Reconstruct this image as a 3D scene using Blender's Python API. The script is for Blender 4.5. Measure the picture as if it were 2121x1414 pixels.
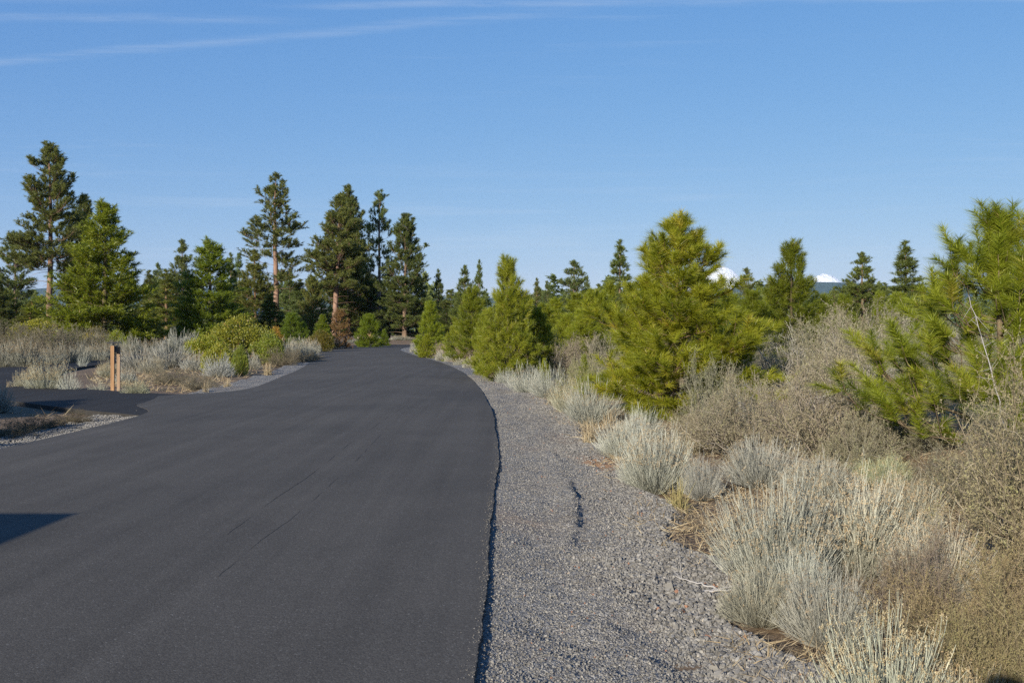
import bpy, math, random
import numpy as np
from mathutils import Vector

for o in list(bpy.data.objects):
    bpy.data.objects.remove(o)
SC = bpy.context.scene
COL = SC.collection
R = math.radians

# ------------------------------------------------------------------ camera
F, HC, YH = 2062.0, 1.6, 689.0          # focal length (px of the 2121 wide frame), eye height, horizon row
cam = bpy.data.cameras.new('camera')
cam.sensor_width = 36.0
cam.lens = F / 2121.0 * 36.0
cam.clip_start, cam.clip_end = 0.05, 60000.0
cam_o = bpy.data.objects.new('camera', cam)
COL.objects.link(cam_o)
cam_o.location = (0, 0, HC)
cam_o.rotation_euler = (R(90) - math.atan((707.0 - YH) / F), 0, 0)
SC.camera = cam_o

# ------------------------------------------------------------------ sun and sky
SUN_DIR = Vector((-0.512, -1.0, 0.372)).normalized()          # towards the sun
SUN_EL = math.asin(SUN_DIR.z)
SUN_AZ = math.atan2(SUN_DIR.x, SUN_DIR.y)                      # clockwise from +Y
sun = bpy.data.lights.new('sun', 'SUN')
sun.energy = 5.0
sun.angle = R(0.53)
sun.color = (1.0, 0.925, 0.79)
sun_o = bpy.data.objects.new('sun', sun)
COL.objects.link(sun_o)
sun_o.location = (-20, -40, 30)
sun_o.rotation_euler = SUN_DIR.to_track_quat('Z', 'Y').to_euler()

SC.view_settings.view_transform = 'Standard'
SC.view_settings.look = 'None'
SC.view_settings.gamma = 1.0
SC.view_settings.use_curve_mapping = False
SC.view_settings.exposure = 0.72
SKY_STRENGTH = 0.075

world = bpy.data.worlds.new('World')
SC.world = world
world.use_nodes = True


class NT:
    """tiny node-tree helper"""
    def __init__(self, tree):
        self.t = tree
        self.t.nodes.clear()

    def n(self, typ, **kw):
        nd = self.t.nodes.new(typ)
        for k, v in kw.items():
            if k == 'i':
                for a, b in v.items():
                    nd.inputs[a].default_value = b
            else:
                setattr(nd, k, v)
        return nd

    def l(self, a, b):
        self.t.links.new(a, b)

    def math(self, op, a, b=None, c=None, clamp=False):
        nd = self.t.nodes.new('ShaderNodeMath')
        nd.operation = op
        nd.use_clamp = clamp
        for i, v in enumerate((a, b, c)):
            if v is None:
                continue
            if isinstance(v, (int, float)):
                nd.inputs[i].default_value = v
            else:
                self.l(v, nd.inputs[i])
        return nd.outputs[0]

    def mix(self, fac, a, b, mode='MIX'):
        nd = self.t.nodes.new('ShaderNodeMix')
        nd.data_type = 'RGBA'
        nd.blend_type = mode
        for idx, v in ((0, fac), (6, a), (7, b)):
            if isinstance(v, (int, float)):
                nd.inputs[idx].default_value = v
            elif isinstance(v, tuple):
                nd.inputs[idx].default_value = v if len(v) == 4 else (*v, 1)
            else:
                self.l(v, nd.inputs[idx])
        return nd.outputs[2]

    def ramp(self, fac, stops, interp='LINEAR'):
        nd = self.t.nodes.new('ShaderNodeValToRGB')
        cr = nd.color_ramp
        cr.interpolation = interp
        while len(cr.elements) < len(stops):
            cr.elements.new(0.5)
        for e, (p, c) in zip(cr.elements, stops):
            e.position = p
            e.color = (*c, 1) if len(c) == 3 else c
        self.l(fac, nd.inputs[0])
        return nd.outputs[0]

    def noise(self, vec, scale, detail=4, rough=0.55, dist=0.0):
        nd = self.n('ShaderNodeTexNoise', i={'Scale': scale, 'Detail': detail, 'Roughness': rough, 'Distortion': dist})
        if vec is not None:
            self.l(vec, nd.inputs['Vector'])
        return nd.outputs['Fac']

    def smooth(self, v, a, b):
        nd = self.n('ShaderNodeMapRange', interpolation_type='SMOOTHSTEP', i={'From Min': a, 'From Max': b})
        self.l(v, nd.inputs[0])
        return nd.outputs[0]


def build_world():
    w = NT(world.node_tree)
    sky = w.n('ShaderNodeTexSky', sky_type='NISHITA', sun_disc=False)
    sky.sun_elevation = SUN_EL
    sky.sun_rotation = SUN_AZ
    sky.altitude = 1200
    sky.air_density = 1.0
    sky.dust_density = 0.0
    sky.ozone_density = 3.0
    tc = w.n('ShaderNodeTexCoord')
    sep = w.n('ShaderNodeSeparateXYZ')
    w.l(tc.outputs['Generated'], sep.inputs[0])
    z = w.math('MAXIMUM', sep.outputs[2], 0.02)
    u = w.math('DIVIDE', sep.outputs[0], z)
    v = w.math('DIVIDE', sep.outputs[1], z)
    cmb = w.n('ShaderNodeCombineXYZ')
    w.l(u, cmb.inputs[0])
    w.l(v, cmb.inputs[1])
    pl = cmb.outputs[0]                                # the sky as a flat high cloud layer
    mp = w.n('ShaderNodeMapping', i={'Scale': (0.55, 3.4, 1), 'Rotation': (0, 0, 0.10)})
    w.l(pl, mp.inputs[0])
    wisps = w.noise(mp.outputs[0], 1.6, 7, 0.62, 0.5)
    big = w.noise(pl, 0.45, 3)
    cirrus = w.math('MULTIPLY', w.smooth(wisps, 0.52, 0.85), w.smooth(big, 0.42, 0.7))
    warp = w.math('MULTIPLY', w.math('SUBTRACT', w.noise(pl, 1.1, 4), 0.5), 0.16)
    ragged = w.noise(mp.outputs[0], 4.5, 6, 0.65)

    def trail(a, b, width, x0, x1, amt):               # a vapour trail y = a + b x of the cloud layer
        d = w.math('ABSOLUTE', w.math('SUBTRACT', w.math('ADD', v, warp), w.math('MULTIPLY_ADD', u, b, a)))
        d = w.math('SUBTRACT', 1.0, w.smooth(d, 0.0, width))
        m = w.math('MULTIPLY', w.smooth(u, x0 - 0.5, x0), w.math('SUBTRACT', 1.0, w.smooth(u, x1 - 0.6, x1)))
        d = w.math('MULTIPLY', d, m)
        return w.math('MULTIPLY', d, w.math('MULTIPLY', w.smooth(ragged, 0.25, 0.75), amt))

    tr = trail(3.15, -0.29, 0.085, -3.0, 0.4, 0.75)
    tr = w.math('ADD', tr, trail(3.20, 0.01, 0.075, -2.4, -0.55, 0.8))
    tr = w.math('ADD', tr, trail(3.03, -0.03, 0.060, -0.4, 2.4, 0.9))
    tr = w.math('ADD', tr, trail(3.10, 0.10, 0.12, -2.6, -0.9, 0.6))
    m = w.math('ADD', w.math('MULTIPLY', cirrus, 0.22), w.math('MULTIPLY', tr, 0.24), clamp=True)
    hor = w.smooth(sep.outputs[2], 0.04, 0.16)
    m = w.math('MULTIPLY', m, hor)
    lowb = w.noise(w_map(w, tc.outputs['Generated'], (1.3, 1.3, 26)), 2.6, 5, 0.6)
    lb = w.math('MULTIPLY', w.smooth(lowb, 0.5, 0.78), w.math('SUBTRACT', 1.0, w.smooth(sep.outputs[2], 0.10, 0.2)))
    m = w.math('ADD', m, w.math('MULTIPLY', lb, 0.16), clamp=True)
    hsv = w.n('ShaderNodeHueSaturation', i={'Saturation': 1.2, 'Value': 1.0})
    w.l(sky.outputs[0], hsv.inputs['Color'])
    sc_ = w.n('ShaderNodeSeparateColor')                 # the camera's softer rendering of the sky's range
    w.l(hsv.outputs[0], sc_.inputs[0])
    cc_ = w.n('ShaderNodeCombineColor')
    for k_, (ga, ex) in enumerate(((1.367, 0.68), (1.749, 0.53), (3.66, 0.265))):
        w.l(w.math('MULTIPLY', w.math('POWER', sc_.outputs[k_], ex), ga), cc_.inputs[k_])
    colr = w.mix(m, cc_.outputs[0], (6.0, 6.5, 7.2))
    bg = w.n('ShaderNodeBackground', i={'Strength': SKY_STRENGTH})
    w.l(colr, bg.inputs[0])
    out = w.n('ShaderNodeOutputWorld')
    w.l(bg.outputs[0], out.inputs[0])


def w_map(w, vec, scale):
    mp = w.n('ShaderNodeMapping', i={'Scale': scale})
    w.l(vec, mp.inputs[0])
    return mp.outputs[0]


build_world()
SC.cycles.max_bounces = 6
SC.cycles.diffuse_bounces = 3
SC.cycles.transmission_bounces = 4
SC.cycles.volume_bounces = 0
SC.cycles.transparent_max_bounces = 4
SC.cycles.sample_clamp_indirect = 6.0
SC.cycles.use_denoising = False


# ------------------------------------------------------------------ helpers: tags, meshes
def tag(o, label=None, cat=None, group=None, kind=None):
    if label: o['label'] = label
    if cat: o['category'] = cat
    if group: o['group'] = group
    if kind: o['kind'] = kind
    return o


def link(name, data, parent=None, loc=(0, 0, 0), rot=(0, 0, 0), scale=(1, 1, 1)):
    o = bpy.data.objects.new(name, data)
    COL.objects.link(o)
    o.parent = parent
    o.location, o.rotation_euler, o.scale = loc, rot, scale
    return o


class MB:
    """collects faces and makes one mesh"""
    def __init__(self):
        self.v, self.f, self.vary, self.mi, self.n = [], [], [], [], 0

    def add(self, verts, faces, vary=0.5, mat=0):
        verts = np.asarray(verts, dtype=np.float64).reshape(-1, 3)
        faces = np.asarray(faces, dtype=np.int64)
        self.v.append(verts)
        self.f.append(faces + self.n)
        vr = np.full(len(verts), vary) if np.isscalar(vary) else np.asarray(vary, dtype=np.float64).reshape(-1)
        self.vary.append(vr)
        self.mi.append(np.full(len(faces), mat, dtype=np.int32))
        self.n += len(verts)

    def box(self, c, s, rz=0.0, mat=0, vary=0.5):
        c, s = np.array(c, float), np.array(s, float) / 2
        p = np.array([[x, y, z] for z in (-1, 1) for y in (-1, 1) for x in (-1, 1)], float) * s
        ca, sa = math.cos(rz), math.sin(rz)
        p = np.stack([p[:, 0] * ca - p[:, 1] * sa, p[:, 0] * sa + p[:, 1] * ca, p[:, 2]], 1) + c
        self.add(p, [(0, 2, 3, 1), (4, 5, 7, 6), (0, 1, 5, 4), (2, 6, 7, 3), (0, 4, 6, 2), (1, 3, 7, 5)], vary, mat)

    def blades(self, base, tip, width, vary, rng, mat=0, quad=False):
        """thin triangles (or lozenges) from base to tip"""
        n = len(base)
        d = tip - base
        w = np.cross(d, rng.normal(size=(n, 3)))
        w /= np.linalg.norm(w, axis=1, keepdims=True) + 1e-9
        w *= (np.broadcast_to(width, n) / 2)[:, None]
        i = np.arange(n)
        vr = np.broadcast_to(vary, n)
        if quad:
            m = (base + tip) / 2
            V = np.stack([base, m - w, tip, m + w], 1)
            self.add(V, (i * 4)[:, None] + np.arange(4), np.repeat(vr, 4), mat)
        else:
            V = np.stack([base - w, base + w, tip], 1)
            self.add(V, (i * 3)[:, None] + np.arange(3), np.repeat(vr, 3), mat)

    def ribbons(self, pts, width, vary, rng, mat=0):
        """pts (N,K,3), width (K,) or (N,K)"""
        n, k = pts.shape[:2]
        d = pts[:, -1] - pts[:, 0]
        w = np.cross(d, rng.normal(size=(n, 3)))
        w /= np.linalg.norm(w, axis=1, keepdims=True) + 1e-9
        ww = np.broadcast_to(width, (n, k))[:, :, None] * w[:, None, :] / 2
        V = np.stack([pts - ww, pts + ww], 2).reshape(-1, 3)
        b = (np.arange(n) * 2 * k)[:, None, None] + (np.arange(k - 1) * 2)[None, :, None] + np.array([0, 1, 3, 2])
        vr = np.broadcast_to(vary, n)
        self.add(V, b.reshape(-1, 4), np.repeat(vr, 2 * k), mat)

    def tubes(self, pts, rad, sides=5, vary=0.5, mat=0):
        """pts (N,K,3), rad (N,K)"""
        n, k = pts.shape[:2]
        d = pts[:, -1] - pts[:, 0]
        d = d / (np.linalg.norm(d, axis=1, keepdims=True) + 1e-9)
        ref = np.where(np.abs(d[:, 2:3]) > 0.9, np.array([[1.0, 0, 0]]), np.array([[0, 0, 1.0]]))
        u = np.cross(d, ref)
        u /= np.linalg.norm(u, axis=1, keepdims=True) + 1e-9
        v = np.cross(d, u)
        a = np.arange(sides) / sides * 2 * math.pi
        ring = np.cos(a)[None, :, None] * u[:, None, :] + np.sin(a)[None, :, None] * v[:, None, :]
        V = pts[:, :, None, :] + ring[:, None, :, :] * rad[:, :, None, None]
        j = np.arange(sides)
        q = np.stack([j, (j + 1) % sides, (j + 1) % sides + sides, j + sides], 1)
        b = (np.arange(n) * k * sides)[:, None, None, None] + (np.arange(k - 1) * sides)[None, :, None, None] + q[None, None]
        vr = np.broadcast_to(vary, n)
        self.add(V.reshape(-1, 3), b.reshape(-1, 4), np.repeat(vr, k * sides), mat)

    def mesh(self, name, mats, smooth=False):
        me = bpy.data.meshes.new(name)
        V = np.concatenate(self.v)
        tot = np.concatenate([np.full(len(f), f.shape[1], dtype=np.int32) for f in self.f])
        lp = np.concatenate([f.reshape(-1) for f in self.f]).astype(np.int32)
        me.vertices.add(len(V))
        me.vertices.foreach_set('co', V.astype(np.float32).reshape(-1))
        me.loops.add(len(lp))
        me.loops.foreach_set('vertex_index', lp)
        me.polygons.add(len(tot))
        me.polygons.foreach_set('loop_start', (np.cumsum(tot) - tot).astype(np.int32))
        me.polygons.foreach_set('loop_total', tot)
        me.polygons.foreach_set('material_index', np.concatenate(self.mi))
        me.polygons.foreach_set('use_smooth', np.full(len(tot), smooth))
        at = me.attributes.new('vary', 'FLOAT', 'POINT')
        at.data.foreach_set('value', np.concatenate(self.vary).astype(np.float32))
        for m in (mats if isinstance(mats, (list, tuple)) else [mats]):
            me.materials.append(m)
        me.update(calc_edges=True)
        me['span'] = [float(np.percentile(V[:, i], 99) - np.percentile(V[:, i], 1)) for i in range(3)]
        me['top'] = float(np.percentile(V[:, 2], 99.7))
        return me


def unit(v):
    return v / (np.linalg.norm(v, axis=-1, keepdims=True) + 1e-9)


# ------------------------------------------------------------------ materials
def material(name):
    m = bpy.data.materials.new(name)
    m.use_nodes = True
    return m, NT(m.node_tree)


def finish(n, shader, disp=None):
    out = n.n('ShaderNodeOutputMaterial')
    n.l(shader, out.inputs[0])


def principled(n, color, rough=0.8, spec=0.3, normal=None):
    p = n.n('ShaderNodeBsdfPrincipled')
    p.inputs['Specular IOR Level'].default_value = spec
    for key, v in (('Base Color', color), ('Roughness', rough)):
        if isinstance(v, (int, float)):
            p.inputs[key].default_value = v
        elif isinstance(v, tuple):
            p.inputs[key].default_value = (*v, 1)
        else:
            n.l(v, p.inputs[key])
    if normal is not None:
        n.l(normal, p.inputs['Normal'])
    return p.outputs[0]


def bump(n, h, strength, dist):
    b = n.n('ShaderNodeBump', i={'Strength': strength, 'Distance': dist})
    n.l(h, b.inputs['Height'])
    return b.outputs[0]


def leaf_material(name, stops, transl=0.3, rough=0.55, spec=0.25, tcol=1.25):
    """foliage: colour from the per-piece random attribute, times the object's own tint"""
    m, n = material(name)
    at = n.n('ShaderNodeAttribute', attribute_name='vary')
    oi = n.n('ShaderNodeObjectInfo')
    c = n.ramp(at.outputs['Fac'], stops)
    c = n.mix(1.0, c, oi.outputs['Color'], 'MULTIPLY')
    p = principled(n, c, rough, spec)
    tr = n.n('ShaderNodeBsdfTranslucent')
    tc = n.mix(1.0, c, (tcol, tcol, tcol * 0.6), 'MULTIPLY')
    n.l(tc, tr.inputs[0])
    mx = n.n('ShaderNodeMixShader', i={0: transl})
    n.l(p, mx.inputs[1])
    n.l(tr.outputs[0], mx.inputs[2])
    finish(n, mx.outputs[0])
    return m


def bark_material(name, a, b, scale=6.0, furrow=(1, 1, 0.18)):
    m, n = material(name)
    tc = n.n('ShaderNodeTexCoord')
    oi = n.n('ShaderNodeObjectInfo')
    v = w_map(n, tc.outputs['Object'], furrow)
    f = n.noise(v, scale, 5, 0.65, 0.6)
    c = n.ramp(f, [(0.3, a), (0.62, b)])
    c = n.mix(1.0, c, oi.outputs['Color'], 'MULTIPLY')
    finish(n, principled(n, c, 0.9, 0.1, bump(n, f, 0.8, 0.05)))
    return m


def plain_material(name, col, rough=0.6, spec=0.3, var=0.15, scale=8.0):
    m, n = material(name)
    tc = n.n('ShaderNodeTexCoord')
    f = n.noise(tc.outputs['Object'], scale, 5)
    c = n.ramp(f, [(0.25, tuple(x * (1 - var) for x in col)), (0.75, tuple(min(1, x * (1 + var)) for x in col))])
    finish(n, principled(n, c, rough, spec, bump(n, f, 0.15, 0.01)))
    return m


M = {}
M['needle_young'] = leaf_material('pine_needles_young', [(0.0, (0.130, 0.158, 0.014)), (0.45, (0.240, 0.266, 0.022)), (0.9, (0.385, 0.382, 0.042)), (0.97, (0.34, 0.20, 0.07))], 0.42, 0.42, 0.4)
M['needle_old'] = leaf_material('pine_needles_old', [(0.0, (0.085, 0.102, 0.030)), (0.6, (0.172, 0.190, 0.050)), (1.0, (0.275, 0.272, 0.080))], 0.44, 0.5, 0.35)
M['bark_old'] = bark_material('ponderosa_bark', (0.075, 0.050, 0.038), (0.28, 0.175, 0.125), 3.0)
M['bark_young'] = bark_material('young_pine_bark', (0.09, 0.065, 0.045), (0.21, 0.15, 0.10), 14.0)
M['rabbit'] = leaf_material('rabbitbrush_stems', [(0.0, (0.20, 0.200, 0.165)), (0.5, (0.37, 0.372, 0.312)), (0.85, (0.51, 0.51, 0.44)), (1.0, (0.45, 0.40, 0.30))], 0.15, 0.8, 0.1, 1.0)
M['seed'] = leaf_material('rabbitbrush_seed_heads', [(0.0, (0.30, 0.22, 0.13)), (0.6, (0.47, 0.37, 0.24)), (1.0, (0.56, 0.48, 0.34))], 0.3, 0.9, 0.05, 1.0)
M['twig'] = leaf_material('bitterbrush_twigs', [(0.0, (0.125, 0.105, 0.085)), (0.5, (0.25, 0.220, 0.180)), (1.0, (0.40, 0.375, 0.335))], 0.05, 0.85, 0.1, 1.0)
M['bitter'] = leaf_material('bitterbrush_leaves', [(0.0, (0.135, 0.115, 0.082)), (0.4, (0.238, 0.215, 0.148)), (0.8, (0.315, 0.298, 0.198)), (1.0, (0.34, 0.345, 0.19))], 0.3, 0.7, 0.15, 1.1)
M['manz'] = leaf_material('manzanita_leaves', [(0.0, (0.10, 0.12, 0.012)), (0.5, (0.205, 0.21, 0.022)), (0.9, (0.37, 0.33, 0.05)), (1.0, (0.34, 0.20, 0.06))], 0.25, 0.45, 0.4)
M['manz_stem'] = plain_material('manzanita_stems', (0.14, 0.055, 0.03), 0.6)
M['rust'] = leaf_material('rusty_dead_needles', [(0.0, (0.13, 0.075, 0.03)), (0.5, (0.25, 0.13, 0.05)), (1.0, (0.22, 0.20, 0.06))], 0.3)
M['dry'] = leaf_material('dry_grass_blades', [(0.0, (0.20, 0.14, 0.08)), (0.5, (0.36, 0.28, 0.17)), (1.0, (0.52, 0.45, 0.31))], 0.2, 0.85, 0.1, 1.0)
M['deadwood'] = leaf_material('weathered_dead_wood', [(0.0, (0.20, 0.185, 0.17)), (1.0, (0.37, 0.35, 0.33))], 0.0, 0.85, 0.1, 1.0)


def soil_material():
    m, n = material('soil_and_needle_litter')
    g = n.n('ShaderNodeNewGeometry')
    pos = g.outputs['Position']
    a = n.noise(pos, 0.45, 5, 0.6)
    b = n.noise(pos, 5.0, 6, 0.7)
    c = n.noise(w_map(n, pos, (1.0, 3.0, 1.0)), 38.0, 5, 0.75)
    col = n.ramp(a, [(0.3, (0.145, 0.095, 0.060)), (0.52, (0.215, 0.150, 0.095)), (0.72, (0.26, 0.175, 0.11))])
    col = n.mix(n.smooth(b, 0.45, 0.7), col, (0.155, 0.125, 0.095))
    col = n.mix(n.smooth(c, 0.50, 0.72), col, (0.36, 0.29, 0.20))
    col = n.mix(n.smooth(c, 0.5, 0.30), col, (0.075, 0.055, 0.040))
    h = n.math('ADD', n.math('MULTIPLY', b, 1.0), n.math('MULTIPLY', c, 0.5))
    finish(n, principled(n, col, 0.95, 0.08, bump(n, h, 0.7, 0.05)))
    return m


def gravel_material():
    m, n = material('crushed_gravel_bed')
    g = n.n('ShaderNodeNewGeometry')
    pos = g.outputs['Position']
    v = n.n('ShaderNodeTexVoronoi', i={'Scale': 105.0, 'Randomness': 1.0})
    n.l(pos, v.inputs['Vector'])
    v2 = n.n('ShaderNodeTexVoronoi', i={'Scale': 34.0, 'Randomness': 1.0})
    n.l(pos, v2.inputs['Vector'])
    sepc = n.n('ShaderNodeSeparateColor')
    n.l(v.outputs['Color'], sepc.inputs[0])
    col = n.ramp(sepc.outputs[0], [(0.0, (0.105, 0.098, 0.088)), (0.6, (0.232, 0.218, 0.196)), (0.93, (0.32, 0.30, 0.268)), (1.0, (0.48, 0.45, 0.40))])
    big = n.noise(pos, 0.9, 5, 0.65)
    col = n.mix(n.math('MULTIPLY', n.smooth(big, 0.45, 0.75), 0.45), col, (0.20, 0.155, 0.115))
    at = n.n('ShaderNodeAttribute', attribute_name='vary')
    col = n.mix(n.smooth(at.outputs['Fac'], 0.55, 1.0), col, (0.33, 0.20, 0.115))
    h = n.math('ADD', n.math('SUBTRACT', 1.0, v.outputs['Distance']), n.math('MULTIPLY', n.math('SUBTRACT', 1.0, v2.outputs['Distance']), 1.4))
    finish(n, principled(n, col, 0.92, 0.15, bump(n, h, 0.9, 0.015)))
    return m


def asphalt_material(name='dark_asphalt', k=(1.02, 1.0, 0.95)):
    m, n = material(name)
    g = n.n('ShaderNodeNewGeometry')
    pos = g.outputs['Position']
    v = n.n('ShaderNodeTexVoronoi', i={'Scale': 120.0, 'Randomness': 1.0})
    n.l(pos, v.inputs['Vector'])
    sepc = n.n('ShaderNodeSeparateColor')
    n.l(v.outputs['Color'], sepc.inputs[0])
    col = n.ramp(sepc.outputs[0], [(0.0, (0.062, 0.0562, 0.0500)), (0.55, (0.082, 0.0750, 0.0665)), (0.93, (0.099, 0.091, 0.081)), (0.985, (0.110, 0.102, 0.092)), (1.0, (0.17, 0.16, 0.148))])
    big = n.noise(pos, 0.22, 5, 0.6, 0.4)
    mid = n.noise(w_map(n, pos, (3.2, 0.10, 1.0)), 1.0, 4, 0.6)
    patch = n.noise(pos, 0.9, 6, 0.7, 1.0)
    sc = n.math('ADD', n.math('MULTIPLY', big, 0.75), n.math('MULTIPLY', mid, 0.62))
    sc = n.math('ADD', n.math('MULTIPLY_ADD', patch, 0.30, sc), 0.18)
    hs = n.n('ShaderNodeHueSaturation')
    n.l(sc, hs.inputs['Value'])
    n.l(n.mix(1.0, col, k, 'MULTIPLY'), hs.inputs['Color'])
    fine = n.noise(pos, 260.0, 3, 0.7)
    h = n.math('ADD', n.math('MULTIPLY', v.outputs['Distance'], -1.0), n.math('MULTIPLY', fine, 0.6))
    ro = n.math('MULTIPLY_ADD', big, 0.15, 0.80)
    finish(n, principled(n, hs.outputs[0], ro, 0.12, bump(n, h, 0.30, 0.004)))
    return m


M['soil'] = soil_material()
M['gravel'] = gravel_material()
M['asphalt'] = asphalt_material()
M['sealed_asphalt'] = asphalt_material('sealed_driveway_asphalt', (0.42, 0.43, 0.45))
M['stone'] = leaf_material('crushed_stone', [(0.0, (0.085, 0.082, 0.080)), (0.5, (0.17, 0.163, 0.155)), (0.9, (0.25, 0.235, 0.215)), (0.97, (0.46, 0.42, 0.36)), (1.0, (0.36, 0.17, 0.09))], 0.0, 0.9, 0.15, 1.0)


# ------------------------------------------------------------------ road layout (metres; camera stands at 0,0 looking along +y)
def P(px, py):
    """ground point under a photo pixel"""
    y = F * HC / (py - YH)
    return ((px - 1060.5) * y / F, y)


def spline(pts, n):
    """Catmull-Rom through pts, n even samples"""
    p = np.array(pts, float)
    p = np.vstack([2 * p[0] - p[1], p, 2 * p[-1] - p[-2]])
    out = []
    for i in range(1, len(p) - 2):
        t = np.linspace(0, 1, 40, endpoint=False)[:, None]
        a, b, c, d = p[i - 1], p[i], p[i + 1], p[i + 2]
        out.append(0.5 * (2 * b + (c - a) * t + (2 * a - 5 * b + 4 * c - d) * t ** 2 + (3 * b - a - 3 * c + d) * t ** 3))
    q = np.vstack(out + [p[-2:-1]])
    s = np.concatenate([[0], np.cumsum(np.linalg.norm(np.diff(q, axis=0), axis=1))])
    # denser samples close to the camera
    return q, s


RIGHT = [(-0.02, -60), (-0.08, -20), (-0.13, 0), (-0.16, 4.6), (-0.165, 8), (-0.18, 12.2), (-0.25, 15.6), (-0.42, 20.5), (-0.75, 26.2), (-1.25, 32.7), (-2.15, 41.8), (-3.6, 52.4), (-5.2, 61.6), (-7.6, 75), (-10.3, 92), (-11.5, 105), (-11.3, 115), (-8.5, 123), (0, 128.5), (14, 130), (40, 131)]
LEFT = [(-6.65, -60), (-6.75, -20), (-6.85, 0), (-6.95, 5), (-7.0, 10), (-7.05, 14), (-7.2, 19.5), (-8.3, 22.0), (-8.9, 25.0), (-7.62, 28.2), (-8.5, 37), (-9.7, 46), (-12.3, 62.5), (-14.3, 74), (-16.7, 87), (-19.0, 108), (-19.6, 124), (-17.0, 133.5), (-8, 137), (14, 138), (40, 139)]
DRIVE = [(-5.2, 21.9), (-8.2, 23.3), (-11.0, 25.3), (-14.4, 28.4), (-18.1, 34.2), (-20.9, 42.0), (-23.0, 51.0), (-25.0, 60.0), (-28.5, 76.0), (-35, 95)]
DRIVE_W = 3.7


def resample(pts, n, dens=1.0):
    q, s = spline(pts, n)
    # sample parameter: distance along y from the camera, finer when near
    t = np.linspace(0, 1, n)
    return np.stack([np.interp(t * s[-1], s, q[:, i]) for i in range(2)], 1)


NR = 900
rgt, lft = resample(RIGHT, NR), resample(LEFT, NR)
# pair up by nearest station: reparametrise both on the centre line's share of their length
drv = resample(DRIVE, 160)
mid = (rgt + lft) / 2


def dist_poly(x, y, poly):
    """distance from points to a polyline"""
    p = np.stack([x, y], -1)
    best = np.full(x.shape, 1e9)
    for a, b in zip(poly[:-1], poly[1:]):
        ab = b - a
        t = np.clip(((p - a) @ ab) / (ab @ ab + 1e-12), 0, 1)
        d = p - a - t[..., None] * ab
        best = np.minimum(best, np.hypot(d[..., 0], d[..., 1]))
    return best


mid_c = mid[::9]
half_c = np.linalg.norm(rgt - lft, axis=1)[::9] / 2
drv_c = drv[::6]


def road_clear(x, y):
    """metres outside the paved edge (negative on the road)"""
    x, y = np.asarray(x, float), np.asarray(y, float)
    d = dist_poly(x, y, mid_c) - 3.55
    e = dist_poly(x, y, drv_c) - DRIVE_W / 2
    return np.minimum(d, e)


_rng0 = np.random.default_rng(5)
_waves = [(_rng0.normal(size=2) * k, _rng0.uniform(0, 6.28), a) for k, a in ((0.05, .35), (0.09, .22), (0.18, .10), (0.35, .06), (0.8, .035), (1.4, .02), (2.2, .012)) for _ in range(3)]


def sstep(v, a, b):
    t = np.clip((v - a) / (b - a), 0, 1)
    return t * t * (3 - 2 * t)


def gz(x, y, clear=None):
    x, y = np.asarray(x, float), np.asarray(y, float)
    c = road_clear(x, y) if clear is None else clear
    w = np.zeros(x.shape)
    for k, ph, a in _waves:
        w += a * np.sin(k[0] * x + k[1] * y + ph)
    bank = np.where(x < -5, 0.45, 0.20) * sstep(c, 1.0, 7.0)
    far = sstep(np.hypot(x, y), 150, 260)
    z = -0.11 + sstep(c, np.where(x < -5, 1.25, 1.75), np.where(x < -5, 5.0, 6.0)) * (0.08 + bank + w * 0.42) * (1 - far * 0.8) - 0.10 * sstep(c, -0.3, -1.2)
    return z


def gz1(x, y):
    return float(gz(np.array([x]), np.array([y]))[0])


# ------------------------------------------------------------------ ground sheet
def axis_lines(a, b, step, far, grow=1.22):
    c = list(np.arange(a, b + 1e-6, step))
    s, v = step, b
    while v < far:
        s *= grow
        v += s
        c.append(v)
    s, v = step, a
    pre = []
    while v > -far:
        s *= grow
        v -= s
        pre.append(v)
    return np.array(pre[::-1] + c)


def build_ground():
    xs = axis_lines(-32, 16, 0.30, 13500)
    ys = axis_lines(2, 80, 0.40, 13500)
    X, Y = np.meshgrid(xs, ys)
    near = (np.abs(X) < 90) & (Y < 230) & (Y > -90)
    c = np.full(X.shape, 50.0)
    c[near] = road_clear(X[near], Y[near])
    Z = gz(X, Y, c)
    n, m_ = X.shape
    i = (np.arange(n - 1)[:, None] * m_ + np.arange(m_ - 1)[None, :]).reshape(-1)
    b = MB()
    b.add(np.stack([X, Y, Z], -1), np.stack([i, i + 1, i + 1 + m_, i + m_], 1))
    tag(link('ground', b.mesh('ground', M['soil'], True)), kind='structure')


build_ground()


def strip(name, a, b, cross, zf, mat, kind='structure', parent=None, skirt=0.0, ragged=None, varyf=None):
    """sheet between two polylines; a and b (N,2)"""
    n = len(a)
    t = np.linspace(0, 1, cross)
    XY = a[:, None, :] * (1 - t)[None, :, None] + b[:, None, :] * t[None, :, None]
    Z = zf(XY[..., 0], XY[..., 1], np.broadcast_to(t, XY.shape[:2]))
    V = np.concatenate([XY, Z[..., None]], -1)
    k = cross
    if skirt:
        lo = V[:, :1].copy(); lo[..., 2] -= skirt
        hi = V[:, -1:].copy(); hi[..., 2] -= skirt
        V = np.concatenate([lo, V, hi], 1)
        k = cross + 2
    i = (np.arange(n - 1)[:, None] * k + np.arange(k - 1)[None, :]).reshape(-1)
    mb = MB()
    vy = 0.0 if varyf is None else varyf(V[..., 0], V[..., 1])
    mb.add(V, np.stack([i, i + 1, i + 1 + k, i + k], 1), vy)
    o = link(name, mb.mesh(name, mat, not skirt), parent)
    if parent is None:
        tag(o, kind=kind)
    return o


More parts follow.
